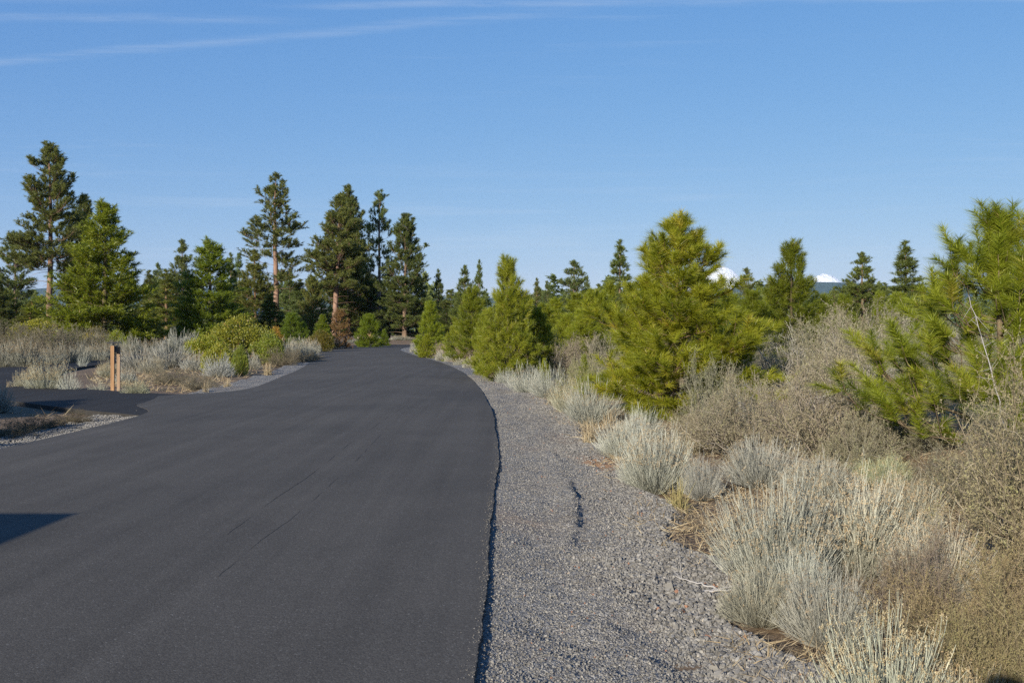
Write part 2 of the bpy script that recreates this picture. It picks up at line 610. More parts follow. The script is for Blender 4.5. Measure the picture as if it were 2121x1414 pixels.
def crown_z(x, y, t):
    w = 0.012 * np.sin(x * 0.9 + y * 0.13) + 0.010 * np.sin(y * 0.31 + 1.3)
    return 0.045 * (1 - (2 * t - 1) ** 2) + w * 0.6


# asphalt with a slightly ragged broken edge
def ragged_edge(line, amp, seed, sgn):
    rg = np.random.default_rng(seed)
    d = np.gradient(line, axis=0)
    nrm = np.stack([d[:, 1], -d[:, 0]], 1)
    nrm /= np.linalg.norm(nrm, axis=1, keepdims=True)
    s = np.concatenate([[0], np.cumsum(np.linalg.norm(np.diff(line, axis=0), axis=1))])
    w = np.zeros(len(line))
    for f, a in ((0.35, 1.2), (0.9, 1.0), (2.1, 0.6), (4.7, 0.45), (9.0, 0.35), (15.0, 0.3)):
        w += a * np.sin(s * f + rg.uniform(0, 6.3)) * rg.uniform(0.6, 1.2)
    w += rg.normal(size=len(line)) * 0.25
    return line + sgn * nrm * (w * amp)[:, None]


def station(pts, ys):
    q, s = spline(pts, 0)
    return np.stack([np.interp(ys, np.linspace(0, 1, len(q)), q[:, i]) for i in range(2)], 1)


# stations: fine near the camera (both lists have the same number of knots, one pair per station)
kn = len(RIGHT) - 1
tt = np.concatenate([np.linspace(0, 3, 30, endpoint=False), np.linspace(3, 6, 520, endpoint=False), np.linspace(6, 9, 260, endpoint=False), np.linspace(9, kn, 320)]) / kn
RE = ragged_edge(station(RIGHT, tt), 0.011, 3, 1)
LE = ragged_edge(station(LEFT, tt), 0.014, 4, -1)
road = strip('road', LE, RE, 16, crown_z, M['asphalt'], skirt=0.14)

dl = np.stack([-(np.gradient(drv, axis=0)[:, 1]), np.gradient(drv, axis=0)[:, 0]], 1)
dl /= np.linalg.norm(dl, axis=1, keepdims=True)
sdrv = np.linspace(0, 1, len(drv))
flare = DRIVE_W / 2 + 1.6 * np.clip(1 - sdrv / 0.085, 0, 1) ** 1.6
dA = ragged_edge(drv + dl * flare[:, None], 0.02, 6, 1)
dB = ragged_edge(drv - dl * flare[:, None], 0.02, 7, -1)
strip('driveway', dA, dB, 12, lambda x, y, t: crown_z(x, y, t) * 0.5 - 0.012 + 0.0 * x, M['sealed_asphalt'], skirt=0.12)


# gravel shoulders
def ridge(x, y):
    """low tyre-pushed ledges in the near shoulder"""
    z = np.zeros(x.shape)
    for (pts, hgt, wd) in RIDGES:
        d = dist_poly(x, y, pts)
        # which side: ledge stands on the left, drops to the right
        i = np.argmin((x[..., None] - pts[:, 0]) ** 2 + (y[..., None] - pts[:, 1]) ** 2, -1)
        nx = pts[i]
        side = x - nx[..., 0]
        ends = np.minimum(i, len(pts) - 1 - i) / (0.28 * len(pts)) * (0.85 + 0.15 * np.sin(i * 0.55))
        e = np.clip(ends, 0, 1)
        z += hgt * e * np.where(side < 0, np.exp(-(d / wd) ** 2), np.exp(-(d / 0.024) ** 2)) - 0.012 * e * np.where(side >= 0, np.exp(-(d / 0.10) ** 2), 0)
    return z


RIDGES = [(resample([P(1152, 962), P(1172, 985), P(1190, 1025), P(1194, 1075), P(1180, 1112), P(1163, 1140)], 60), 0.042, 0.18),
          (resample([P(1130, 925), P(1150, 940), P(1165, 955)], 30), 0.028, 0.10),
          (resample([P(1210, 935), P(1226, 945), P(1238, 960)], 30), 0.022, 0.08),
          (resample([P(1240, 1358), P(1265, 1365), P(1300, 1380)], 30), 0.025, 0.10)]
_gw = np.random.default_rng(11)
_gwaves = [(_gw.normal(size=2) * k, _gw.uniform(0, 6.28), a) for k, a in ((1.2, .012), (3.0, .008), (7.0, .006), (16.0, .004), (34.0, .0025)) for _ in range(4)]


def shoulder_z(x, y, t):
    w = np.zeros(x.shape)
    for k, ph, a in _gwaves:
        w += a * np.sin(k[0] * x + k[1] * y + ph)
    near = (y < 22) & (y > 2)
    rut = -0.008 * np.exp(-((t - 0.30 - 0.03 * np.sin(y * 0.5)) / 0.07) ** 2) + 0.007 * np.exp(-((t - 0.46 - 0.03 * np.sin(y * 0.5)) / 0.05) ** 2) - 0.007 * np.exp(-((t - 0.64) / 0.06) ** 2)
    z = -0.024 + rut * (y > 1) + w * (0.2 + 0.8 * sstep(t, 0.0, 0.3)) - 0.03 * sstep(t, 0.05, 0.6)
    r_ = np.zeros(x.shape)
    if near.any():
        r_[near] = ridge(x[near], y[near])
    return z + r_ - 0.13 * sstep(t, 0.86, 1.0)


def shoulder_vary(x, y):
    v = 0.5 * np.sin(x * 1.7 + 1.1 * np.sin(y * .6)) * np.sin(y * 0.45 + .8) + 0.25 * np.sin(3.1 * x + 2.3 * y)
    px_, py_ = P(1262, 948)
    return 0.42 + 0.4 * v + 0.8 * np.exp(-(((x - px_) / 0.30) ** 2 + ((y - py_) / 0.55) ** 2))


def offset_line(line, d):
    t = np.gradient(line, axis=0)
    nrm = np.stack([t[:, 1], -t[:, 0]], 1)
    nrm /= np.linalg.norm(nrm, axis=1, keepdims=True)
    return line + nrm * d


R0 = station(RIGHT, tt)
L0 = station(LEFT, tt)
sel = (tt * kn >= 1) & (tt * kn < 17.5)
wr = 1.75 + 0.18 * np.sin(np.linspace(0, 60, len(R0)))
strip('gravel_shoulder', offset_line(R0, -0.06)[sel], (offset_line(R0, 1.0) + (offset_line(R0, 1.0) - R0) * (wr[:, None] - 1))[sel], 52, shoulder_z, M['gravel'], varyf=shoulder_vary)
sa = (tt * kn >= 1) & (L0[:, 1] < 19.5)
sb = (L0[:, 1] > 26.6) & (tt * kn < 18)
for s_ in (sa, sb):
    wl = ((0.95 if s_ is sa else 1.4) + 0.2 * np.sin(np.linspace(0, 80, len(L0))))[:, None]
    out_l = L0 + (offset_line(L0, -1.0) - L0) * wl
    strip('gravel_shoulder', out_l[s_][:, :], offset_line(L0, 0.06)[s_], 20, lambda x, y, t: shoulder_z(x, y, 1 - t), M['gravel'], varyf=shoulder_vary)


# thin seams in the asphalt (paver joints) laid as narrow dark sealed strips
def seam(pts, w):
    ln = resample(pts, 200)
    rr = np.random.default_rng(8)
    ln = ln + np.cumsum(rr.normal(size=(200, 2)) * 0.0022, 0)
    wv = w / 2 * np.clip(0.55 + 0.6 * np.sin(np.arange(200) * 0.21 + 2 * np.sin(np.arange(200) * 0.083)), 0.06, 1.0)[:, None] * np.array([1.0, 0.0])
    zz = lambda x, y, t: 0.045 * (1 - (2 * seam_t(x, y) - 1) ** 2) + 0.6 * (0.012 * np.sin(x * 0.9 + y * 0.13) + 0.010 * np.sin(y * 0.31 + 1.3)) + 0.0035
    o = strip('asphalt_seam', ln - wv, ln + wv, 2, zz, M['seam'], parent=road)
    return o


def seam_t(x, y):
    lx = np.interp(y, L0[:, 1], L0[:, 0]); rx = np.interp(y, R0[:, 1], R0[:, 0])
    return (x - lx) / (rx - lx)


M['seam'] = plain_material('sealed_joint', (0.070, 0.064, 0.057), 0.9, 0.2, 0.3, 30)
seam([P(470, 1115), P(640, 990), P(750, 905), P(840, 845)], 0.006)
seam([P(450, 1205), P(620, 1065), P(710, 985), P(790, 905)], 0.005)


# ------------------------------------------------------------------ loose stones on the shoulders (geometry nodes instances)
def stones_object(name, pts, scl, vary, label, mats):
    """one object: every point carries a chipped stone"""
    me = bpy.data.meshes.new(name)
    n = len(pts)
    me.vertices.add(n)
    me.vertices.foreach_set('co', pts.astype(np.float32).reshape(-1))
    rg = np.random.default_rng(77)
    rot = rg.uniform(0, 6.28, (n, 3)).astype(np.float32)
    s3 = (scl[:, None] * rg.uniform(0.6, 1.25, (n, 3))).astype(np.float32)
    for nm, typ, arr, key in (('rot', 'FLOAT_VECTOR', rot, 'vector'), ('scl', 'FLOAT_VECTOR', s3, 'vector'), ('vary', 'FLOAT', vary.astype(np.float32), 'value')):
        a = me.attributes.new(nm, typ, 'POINT')
        a.data.foreach_set(key, arr.reshape(-1))
    me.materials.append(mats)
    o = link(name, me)
    ng = bpy.data.node_groups.new(name, 'GeometryNodeTree')
    ng.interface.new_socket('Geometry', in_out='INPUT', socket_type='NodeSocketGeometry')
    ng.interface.new_socket('Geometry', in_out='OUTPUT', socket_type='NodeSocketGeometry')
    N = ng.nodes
    gi, go = N.new('NodeGroupInput'), N.new('NodeGroupOutput')
    ico = N.new('GeometryNodeMeshIcoSphere'); ico.inputs['Radius'].default_value = 0.5; ico.inputs['Subdivisions'].default_value = 1
    cube = N.new('GeometryNodeMeshCube'); cube.inputs['Size'].default_value = (0.78, 0.78, 0.78)
    g2i = N.new('GeometryNodeGeometryToInstance')
    for src, k in ((ico, 1.0), (cube, 1.0), (ico, 5.0)):
        sp = N.new('GeometryNodeSetPosition')
        nz = N.new('ShaderNodeTexNoise'); nz.inputs['Scale'].default_value = 1.4 + k * 0.3; nz.inputs['Detail'].default_value = 1.0
        vm = N.new('ShaderNodeVectorMath'); vm.operation = 'SUBTRACT'; vm.inputs[1].default_value = (0.5, 0.5, 0.5)
        vs = N.new('ShaderNodeVectorMath'); vs.operation = 'SCALE'; vs.inputs['Scale'].default_value = 0.9
        ng.links.new(nz.outputs['Color'], vm.inputs[0]); ng.links.new(vm.outputs[0], vs.inputs[0])
        ng.links.new(vs.outputs[0], sp.inputs['Offset']); ng.links.new(src.outputs['Mesh'], sp.inputs['Geometry'])
        ng.links.new(sp.outputs[0], g2i.inputs[0])
    iop = N.new('GeometryNodeInstanceOnPoints')
    iop.inputs['Pick Instance'].default_value = True
    rv = N.new('FunctionNodeRandomValue'); rv.data_type = 'INT'; rv.inputs[4].default_value = 0; rv.inputs[5].default_value = 2
    ng.links.new(rv.outputs[2], iop.inputs['Instance Index'])
    for nm, sock in (('rot', 'Rotation'), ('scl', 'Scale')):
        na = N.new('GeometryNodeInputNamedAttribute'); na.data_type = 'FLOAT_VECTOR'; na.inputs['Name'].default_value = nm
        ng.links.new(na.outputs[0], iop.inputs[sock])
    sm = N.new('GeometryNodeSetMaterial'); sm.inputs['Material'].default_value = mats
    ng.links.new(gi.outputs[0], iop.inputs['Points'])
    ng.links.new(g2i.outputs[0], iop.inputs['Instance'])
    ng.links.new(iop.outputs[0], sm.inputs['Geometry'])
    ng.links.new(sm.outputs[0], go.inputs[0])
    md = o.modifiers.new('stones', 'NODES'); md.node_group = ng
    tag(o, label, 'gravel', kind='stuff')
    return o


def stone_material():
    m, n = material('loose_crushed_stone')
    at = n.n('ShaderNodeAttribute', attribute_name='vary', attribute_type='INSTANCER')
    c = n.ramp(at.outputs['Fac'], [(0.0, (0.096, 0.090, 0.081)), (0.5, (0.212, 0.199, 0.179)), (0.90, (0.305, 0.286, 0.255)), (0.965, (0.38, 0.345, 0.30)), (0.985, (0.42, 0.37, 0.30)), (1.0, (0.30, 0.16, 0.10))])
    g = n.n('ShaderNodeNewGeometry')
    f = n.noise(g.outputs['Position'], 130.0, 3, 0.7)
    c = n.mix(0.5, c, n.ramp(f, [(0.3, (0.55, 0.55, 0.55)), (0.7, (1.0, 1.0, 1.0))]), 'MULTIPLY')
    finish(n, principled(n, c, 0.9, 0.15, bump(n, f, 0.5, 0.004)))
    return m


M['loose_stone'] = stone_material()


def scatter_gravel():
    rg = np.random.default_rng(21)
    # right shoulder, close: coarse towards the brush, fine beside the asphalt
    n = 120000
    y = 3.9 + (rg.random(n) ** 2.3) * 34.0
    t = rg.random(n)
    rx = np.interp(y, R0[:, 1], R0[:, 0])
    x = rx + 0.03 + t * 1.72
    patch = np.sin(x * 2.1 + 0.8) * np.sin(y * 0.9 + 1.0) + 0.6 * np.sin(x * 4.3 + y * 1.7)
    coarse = sstep(t + 0.13 * patch, 0.40, 0.80) * (1 - 0.6 * sstep(y, 6, 11))
    scl = rg.uniform(0.0035, 0.0085, n) * (1 + 1.7 * coarse * rg.random(n) ** 0.7) * (1 + 0.03 * y)
    scl *= np.where(rg.random(n) < 0.004, 1.8, 1.0)
    z = shoulder_z(x, y, (x - rx + 0.06) / (np.interp(y, R0[:, 1], wr) + 0.06)) + scl * 0.25
    px_, py_ = P(1262, 948)                               # bare orange soil patch
    ok = (rg.random(n) < 0.45 + 0.55 * sstep(t + 0.1 * patch, 0.35, 0.7)) & (rg.random(n) > 0.85 * np.exp(-(((x - px_) / 0.28) ** 2 + ((y - py_) / 0.5) ** 2)))
    x, y, z, scl = x[ok], y[ok], z[ok], scl[ok]
    n = len(x)
    vary = np.clip(rg.beta(2.2, 2.4, n) * 0.98 + np.where(rg.random(n) < 0.012, 0.5, 0), 0, 1)
    k = 2000                                              # crumbs spilled over the broken asphalt edge
    ye = 3.9 + (rg.random(k) ** 1.5) * 16.0
    xe = np.interp(ye, RE[:, 1], RE[:, 0]) + rg.normal(size=k) * 0.035
    se = rg.uniform(0.002, 0.007, k)
    ze = np.where(xe < np.interp(ye, RE[:, 1], RE[:, 0]), 0.004, -0.016) + se * 0.2
    x, y, z, scl, vary = (np.concatenate(p_) for p_ in ((x, xe), (y, ye), (z, ze), (scl, se), (vary, 0.6 * rg.beta(2, 3, k))))
    stones_object('gravel', np.stack([x, y, z], 1), scl * 1.45, vary, 'loose grey crushed gravel lying on the near right shoulder', M['loose_stone'])
    # left shoulder strip
    n = 16000
    y = 11 + rg.random(n) * 9.6
    t = rg.random(n)
    lx = np.interp(y, L0[:, 1], L0[:, 0])
    x = lx - 0.03 - t * 1.05
    scl = rg.uniform(0.008, 0.022, n)
    vary = np.clip(rg.beta(2.2, 2.2, n), 0, 1)
    z = shoulder_z(x, y, t * 0.8) + scl * 0.2
    stones_object('gravel', np.stack([x, y, z], 1), scl * 1.4, vary, 'loose pale gravel along the left road edge below the driveway', M['loose_stone'])


scatter_gravel()


# ------------------------------------------------------------------ plant builders (each returns {part name: mesh})
def bez(p0, d0, p1, k, up=0.0):
    """(N,K,3) gently bent lines from p0 leaving along d0 and ending in p1"""
    t = np.linspace(0, 1, k)[None, :, None]
    L = np.linalg.norm(p1 - p0, axis=1)[:, None]
    c = p0 + d0 * L * 0.5
    return (1 - t) ** 2 * p0[:, None] + 2 * t * (1 - t) * c[:, None] + t ** 2 * p1[:, None]


def rand_perp(d, rg):
    w = np.cross(d, rg.normal(size=d.shape))
    return unit(w)


def pine(seed, H, cb, Rm, prof, whorls, nbr, shoot, nl, nn, nw, sub, needle, bark, tr=None, lean=(0, 0), pitch=(-8, 50), upturn=35, dead=0,
         gap=0.0, young=False, bow=0.0, low_fill=0.0, spread=(28, 72), along=0.42, bk_sides=4, branch_k=1.0, leaders=1, ystep=0.55, ystart=0.35, tone=0.14, lv=(0.62, 1.18)):
    """ponderosa pine: tapered trunk with whorls of limbs; long needles set in tufts on every shoot"""
    rg = np.random.default_rng(seed)
    tr = tr or H * 0.014
    K = 14
    zt = np.linspace(0, 1, K)
    tx = lean[0] * H * zt + bow * H * np.sin(zt * 3.0) + np.cumsum(rg.normal(size=K)) * H * 0.0016
    ty = lean[1] * H * zt + np.cumsum(rg.normal(size=K)) * H * 0.0016
    tx -= tx[0]; ty -= ty[0]
    trunk_pts = np.stack([tx, ty, zt * H - 0.15 * (zt == 0)], 1)
    trad = tr * (1 - zt) ** 0.75 + tr * 0.06
    trad[0] *= 1.25
    wood = MB()
    wood.tubes(trunk_pts[None], trad[None], 9 if not young else 7, rg.random())

    def tp(z):
        return np.array([np.interp(z, trunk_pts[:, 2], trunk_pts[:, i]) for i in range(2)] + [z])

    shoots_p, shoots_d, shoots_l = [], [], []
    bl_p, bl_r = [], []
    tw_p, tw_r = [], []                                   # straight side twigs
    for w_ in range(whorls):
        t = (w_ + rg.uniform(-0.3, 0.3) * (1 if young else 1.6)) / whorls
        t = min(max(t, 0.0), 0.985)
        z = cb + (H - cb) * t
        nb = max(2, int(round(nbr * rg.uniform(0.7, 1.3))))
        a0 = rg.uniform(0, 6.28)
        for b_ in range(nb):
            if rg.random() < gap:
                continue
            az = a0 + b_ * 2 * math.pi / nb + rg.normal() * 0.25
            L = max(Rm * prof(t) * rg.uniform(*lv), shoot * 0.9)
            pe = R(pitch[0] + (pitch[1] - pitch[0]) * t ** 1.3 + rg.normal() * 8)
            p = tp(min(z + rg.uniform(-.02, .02) * H, H))
            kk = 6
            pts = [p]
            ang = pe
            azz = az
            for i in range(kk):
                ang += R(upturn) / kk * (i / kk) * 2
                azz += rg.normal() * 0.07
                d = np.array([math.cos(ang) * math.cos(azz), math.cos(ang) * math.sin(azz), math.sin(ang)])
                pts.append(pts[-1] + d * L / kk)
            pts = np.array(pts)
            r0 = (0.011 * L + 0.003) * branch_k
            bl_p.append(pts); bl_r.append(np.linspace(r0, r0 * 0.3, kk + 1))
            shoots_p.append(pts[-1]); shoots_d.append(unit(d + [0, 0, 0.35])); shoots_l.append(shoot * rg.uniform(0.9, 1.3))
            nsub = int(sub * L + rg.random())
            for j in range(nsub):
                s = rg.uniform(0.22, 0.98) if young else rg.uniform(0.30, 1.0)
                q = np.array([np.interp(s * kk, np.arange(kk + 1), pts[:, i]) for i in range(3)])
                sa_ = azz + rg.choice([-1, 1]) * rg.uniform(0.45, 1.15)
                pa = ang * 0.6 + (rg.uniform(-0.1, 0.55) if young else rg.uniform(-0.35, 0.85))
                d2 = np.array([math.cos(pa) * math.cos(sa_), math.cos(pa) * math.sin(sa_), math.sin(pa)])
                l2 = L * (1.12 - s) * rg.uniform(0.25, 0.6) + shoot * 0.4
                e = q + d2 * l2 + np.array([0, 0, l2 * 0.15])
                tw_p.append(np.array([q, q + (e - q) * 0.55 - [0, 0, l2 * 0.03], e]))
                tw_r.append(np.array([r0 * 0.45, r0 * 0.32, r0 * 0.2]))
                ns = max(1, int(l2 * along / shoot * 2 + rg.random()))
                for g_ in range(ns):
                    f = 1 - g_ / max(ns, 1) * 0.75
                    dd = unit(d2 + rg.normal(size=3) * 0.35 + [0, 0, 0.45])
                    shoots_p.append(q + (e - q) * f); shoots_d.append(dd); shoots_l.append(shoot * rg.uniform(0.7, 1.2))
            if young:
                for f in np.arange(ystart, 0.98, max(ystep * shoot / L, 0.06)):
                    q = np.array([np.interp(f * kk, np.arange(kk + 1), pts[:, i]) for i in range(3)])
                    dd = unit(d * 0.8 + rg.normal(size=3) * 0.4 + [0, 0, 0.3])
                    shoots_p.append(q); shoots_d.append(dd); shoots_l.append(shoot * rg.uniform(0.6, 1.0))
    for i in range(leaders + 2):
        z = H - shoot * (0.2 + i * 0.9)
        shoots_p.append(tp(z)); shoots_d.append(unit(np.array([0, 0, 1.0]) + rg.normal(size=3) * 0.1)); shoots_l.append(shoot * 1.3)
    for i in range(dead):                                  # bare dead limbs under the crown
        z = cb * rg.uniform(0.45, 1.02)
        az = rg.uniform(0, 6.28)
        p = tp(z)
        L = Rm * rg.uniform(0.25, 0.75)
        sag = rg.uniform(-0.25, 0.15)
        s = np.linspace(0, 1, 7)
        pts = p + np.stack([np.cos(az + s * .3) * L * s, np.sin(az + s * .3) * L * s, L * (0.35 * s + (sag - 0.35) * s ** 2)], 1)
        bl_p.append(pts); bl_r.append(np.linspace(0.05, 0.012, 7) * H / 25)
    if bl_p:
        limbs = MB()
        limbs.tubes(np.array(bl_p), np.array(bl_r), bk_sides, rg.random(len(bl_p)))
        if tw_p:
            limbs.tubes(np.array(tw_p), np.array(tw_r), 3, rg.random(len(tw_p)))
    sp, sd, sl = np.array(shoots_p), np.array(shoots_d), np.array(shoots_l)
    S = len(sp)
    u = rg.random((S, nn))
    base = sp[:, None] + sd[:, None] * (sl[:, None] * (u - 0.25))[..., None]
    th = np.radians(rg.uniform(spread[0], spread[1], (S, nn)) * (1.0 - 0.35 * u))
    dn = np.repeat(sd, nn, 0)
    pr = rand_perp(dn, rg)
    dirs = dn * np.cos(th).reshape(-1, 1) + pr * np.sin(th).reshape(-1, 1)
    base = base.reshape(-1, 3)
    ln = nl * rg.uniform(0.7, 1.15, len(base))
    tip = base + dirs * ln[:, None]
    tip[:, 2] -= 0.10 * ln                                # long needles sag a little
    tuft = rg.normal(size=S) * tone
    vary = np.clip(np.repeat(0.46 + tuft, nn) + rg.normal(size=len(base)) * 0.13, 0, 0.93)
    old = rg.random(len(base)) < 0.012
    vary[old] = 1.0
    cr = MB()
    cr.blades(base, tip, nw, vary, rg)
    return {'trunk': wood.mesh('trunk', bark, True), 'branches': limbs.mesh('branches', bark, True), 'crown': cr.mesh('crown', needle)}


def conic(fat=0.8):
    return lambda t: max(0.03, (1 - t) ** fat * min(1.0, 0.72 + t * 2.2))


def mature(fat=0.62, low=0.45, peak=0.3):
    return lambda t: max(0.05, (1 - t) ** fat * min(1.0, low + t / peak * (1 - low)) * 1.12)


def rabbitbrush(seed, n=420, twigs=4, seeds=0.35, droop=0.0, w0=0.0075, tilt=0.0, compact=False):
    """broom of thin upright stems fanning from one base; native size about 1 m tall"""
    rg = np.random.default_rng(seed)
    st, hd = MB(), MB()
    phi = rg.uniform(0, 2 * math.pi, n)
    th = np.arccos(1 - rg.random(n) ** (0.75 if compact else 0.85) * (1 - math.cos(R(86 if compact else 72))))
    lobes = 1 + 0.16 * np.sin(phi * 3 + seed) + 0.10 * np.sin(phi * 5 + 2 * seed)
    rad = ((0.70 + 0.16 * rg.random(n)) if compact else (0.80 + 0.26 * rg.random(n))) * lobes
    lump = 1 + 0.12 * np.sin(phi * 4 + 3 * th + seed) * np.sin(th * 5)
    rad = rad * (lump if compact else 1)
    out = np.stack([np.sin(th) * np.cos(phi), np.sin(th) * np.sin(phi), np.cos(th)], 1)
    p0 = np.stack([np.cos(phi) * rg.random(n) * 0.10, np.sin(phi) * rg.random(n) * 0.10, np.full(n, -0.03)], 1)
    p1 = p0 + out * rad[:, None] * np.array([0.80, 0.80, 1.0]) + np.array([tilt, 0, 0]) * rad[:, None]
    p1[:, 2] = np.maximum(p1[:, 2] - droop * np.sin(th), 0.04)
    d0 = unit(out * np.array([1.1, 1.1, 0.8]) + rg.normal(size=(n, 3)) * 0.10)
    K = 6
    pts = bez(p0, d0, p1, K)
    pts[:, 1:-1] += rg.normal(size=(n, K - 2, 3)) * 0.008
    tone = np.clip(0.5 + rg.normal(size=n) * 0.2, 0, 1)
    st.ribbons(pts, np.linspace(1, 0.55, K) * w0, tone, rg)
    # upright twigs off the upper half
    m = n * twigs
    src = np.repeat(np.arange(n), twigs)
    f = rg.uniform(0.3, 0.92, m) * (K - 1)
    i0 = np.floor(f).astype(int)
    q = pts[src, i0] + (pts[src, np.minimum(i0 + 1, K - 1)] - pts[src, i0]) * (f - i0)[:, None]
    dirn = unit(out[src] * 0.8 + np.array([0, 0, 0.55]) + rg.normal(size=(m, 3)) * 0.26)
    l2 = rg.uniform(0.06, 0.20, m) if compact else rg.uniform(0.12, 0.34, m)
    e = q + dirn * l2[:, None]
    e[:, 2] -= droop * 0.3 * l2
    tw = bez(q, unit(dirn + out[src] * 0.5), e, 4)
    st.ribbons(tw, np.linspace(0.8, 0.4, 4) * w0, np.clip(tone[src] + rg.normal(size=m) * 0.12, 0, 1), rg)
    parts = {'stems': st.mesh('stems', M['rabbit'])}
    if seeds > 0:
        ends = np.concatenate([p1, e])
        ok = (ends[:, 2] > 0.45) & (rg.random(len(ends)) < seeds)
        ends = ends[ok]
        k = 9
        b = np.repeat(ends, k, 0) + rg.normal(size=(len(ends) * k, 3)) * 0.012
        t = b + unit(rg.normal(size=b.shape) + [0, 0, 0.7]) * rg.uniform(0.012, 0.034, (len(b), 1))
        hd.blades(b, t, 0.010, rg.random(len(b)), rg, quad=True)
        parts['seed_heads'] = hd.mesh('seed_heads', M['seed'])
    return parts


def bitterbrush(seed, main=34, lv1=11, lv2=9, leaves=11, leaf=0.021, spread=80, gray=0.0, w0=0.02, bare=0.0):
    """tangled shrub: rising crooked branches, fine twigs, tiny leaf clusters; native size about 1.6 m tall"""
    rg = np.random.default_rng(seed)
    wd, fo = MB(), MB()
    phi = rg.uniform(0, 2 * math.pi, main)
    th = np.arccos(1 - rg.random(main) * (1 - math.cos(R(spread))))
    out = np.stack([np.sin(th) * np.cos(phi), np.sin(th) * np.sin(phi), np.cos(th)], 1)
    p0 = np.stack([np.cos(phi) * rg.random(main) * 0.22, np.sin(phi) * rg.random(main) * 0.22, np.full(main, -0.05)], 1)
    p1 = p0 + out * (1.05 + 0.4 * rg.random(main))[:, None]
    pts = bez(p0, unit(out + rg.normal(size=(main, 3)) * 0.3), p1, 7)
    pts[:, 1:] += rg.normal(size=(main, 6, 3)) * 0.035
    wd.tubes(pts, np.broadcast_to(np.linspace(1, 0.3, 7) * w0 * 0.7, (main, 7)), 4, np.clip(0.35 + gray + rg.normal(size=main) * .2, 0, 1))

    def sprout(pts, k, l0, l1, lo, hi, upw, jit):
        n, K = pts.shape[:2]
        src = np.repeat(np.arange(n), k)
        m = n * k
        f = rg.uniform(lo, hi, m) * (K - 1)
        i0 = np.minimum(np.floor(f).astype(int), K - 2)
        q = pts[src, i0] + (pts[src, i0 + 1] - pts[src, i0]) * (f - i0)[:, None]
        d = unit(unit(pts[src, i0 + 1] - pts[src, i0]) * 0.75 + rg.normal(size=(m, 3)) * jit + np.array([0, 0, upw]))
        L = rg.uniform(l0, l1, m)
        e = q + d * L[:, None]
        b = bez(q, unit(d + rg.normal(size=(m, 3)) * 0.35), e, 5)
        b[:, 1:] += rg.normal(size=(m, 4, 3)) * (L[:, None, None] * 0.035)
        return b

    b1 = sprout(pts, lv1, 0.26, 0.58, 0.06, 1.0, 0.35, 0.6)
    wd.ribbons(b1, np.linspace(0.40, 0.18, 5) * w0, np.clip(0.42 + gray + rg.normal(size=len(b1)) * 0.2, 0, 1), rg)
    b2 = sprout(b1, lv2, 0.10, 0.30, 0.1, 1.0, 0.35, 0.6)
    wd.ribbons(b2, np.linspace(0.22, 0.11, 5) * w0, np.clip(0.45 + gray + rg.normal(size=len(b2)) * 0.22, 0, 1), rg)
    parts = {'branches': wd.mesh('branches', M['twig'])}
    n, K = b2.shape[:2]
    src = np.repeat(np.arange(n), leaves)
    keep = rg.random(len(src)) > bare
    src = src[keep]
    f = rg.uniform(0.15, 1.0, len(src)) * (K - 1)
    i0 = np.minimum(np.floor(f).astype(int), K - 2)
    q = b2[src, i0] + (b2[src, i0 + 1] - b2[src, i0]) * (f - i0)[:, None] + rg.normal(size=(len(src), 3)) * 0.004
    d = unit(rg.normal(size=(len(src), 3)) + [0, 0, 0.5])
    tone = np.clip(0.5 + np.repeat(rg.normal(size=n) * 0.2, leaves)[keep] + rg.normal(size=len(src)) * 0.15, 0, 1)
    fo.blades(q, q + d * (leaf * rg.uniform(0.6, 1.2, len(src)))[:, None], leaf * 0.55, tone, rg, quad=True)
    parts['foliage'] = fo.mesh('foliage', M['bitter'])
    return parts


def manzanita(seed, n=9000, lobes=9, leaf=0.06, flat=0.75):
    """dense rounded evergreen: lobed shell of oval upright leaves on red stems; native size about 1 m tall"""
    rg = np.random.default_rng(seed)
    fo, wd = MB(), MB()
    ra, an = 0.55 * np.sqrt(rg.random(lobes)), rg.uniform(0, 6.28, lobes)
    cen = np.stack([ra * np.cos(an), ra * np.sin(an), 0.56 - 0.55 * ra ** 1.3 + rg.uniform(-0.04, 0.04, lobes)], 1)
    cen[0] = (0, 0, 0.55)
    rr = rg.uniform(0.26, 0.46, lobes)
    rr[0] = 0.46
    li = rg.integers(0, lobes, n)
    d = unit(rg.normal(size=(n, 3)) + [0, 0, 0.35])
    bumps = 1 + 0.10 * np.sin(d[:, 0] * 9 + li) * np.sin(d[:, 1] * 8 + 2 * li) + 0.06 * rg.normal(size=n)
    p = cen[li] + d * (rr[li] * bumps * (0.72 + 0.28 * rg.random(n) ** 0.4))[:, None]
    ok = p[:, 2] > 0.02
    p, d = p[ok], d[ok]
    up = unit(d * 0.7 + rg.normal(size=p.shape) * 0.6 + [0, 0, 0.5])
    clump = 0.5 + 0.22 * np.sin(p[:, 0] * 11 + seed) * np.sin(p[:, 1] * 13) * np.sin(p[:, 2] * 12)
    tone = np.clip(clump + rg.normal(size=len(p)) * 0.15, 0, 0.95)
    tone[rg.random(len(p)) < 0.02] = 1.0
    sz = leaf * rg.uniform(0.6, 1.15, len(p))
    fo.blades(p, p + up * sz[:, None], sz * 0.62, tone, rg, quad=True)
    m = 26
    q = p[rg.integers(0, len(p), m)] * 0.92
    b = np.zeros((m, 3)); b[:, :2] = rg.normal(size=(m, 2)) * 0.10; b[:, 2] = -0.05
    wd.tubes(bez(b, unit(q - b + [0, 0, 0.4]), q, 5), np.broadcast_to(np.linspace(0.02, 0.006, 5), (m, 5)), 4)
    return {'stems': wd.mesh('stems', M['manz_stem'], True), 'foliage': fo.mesh('foliage', M['manz'])}


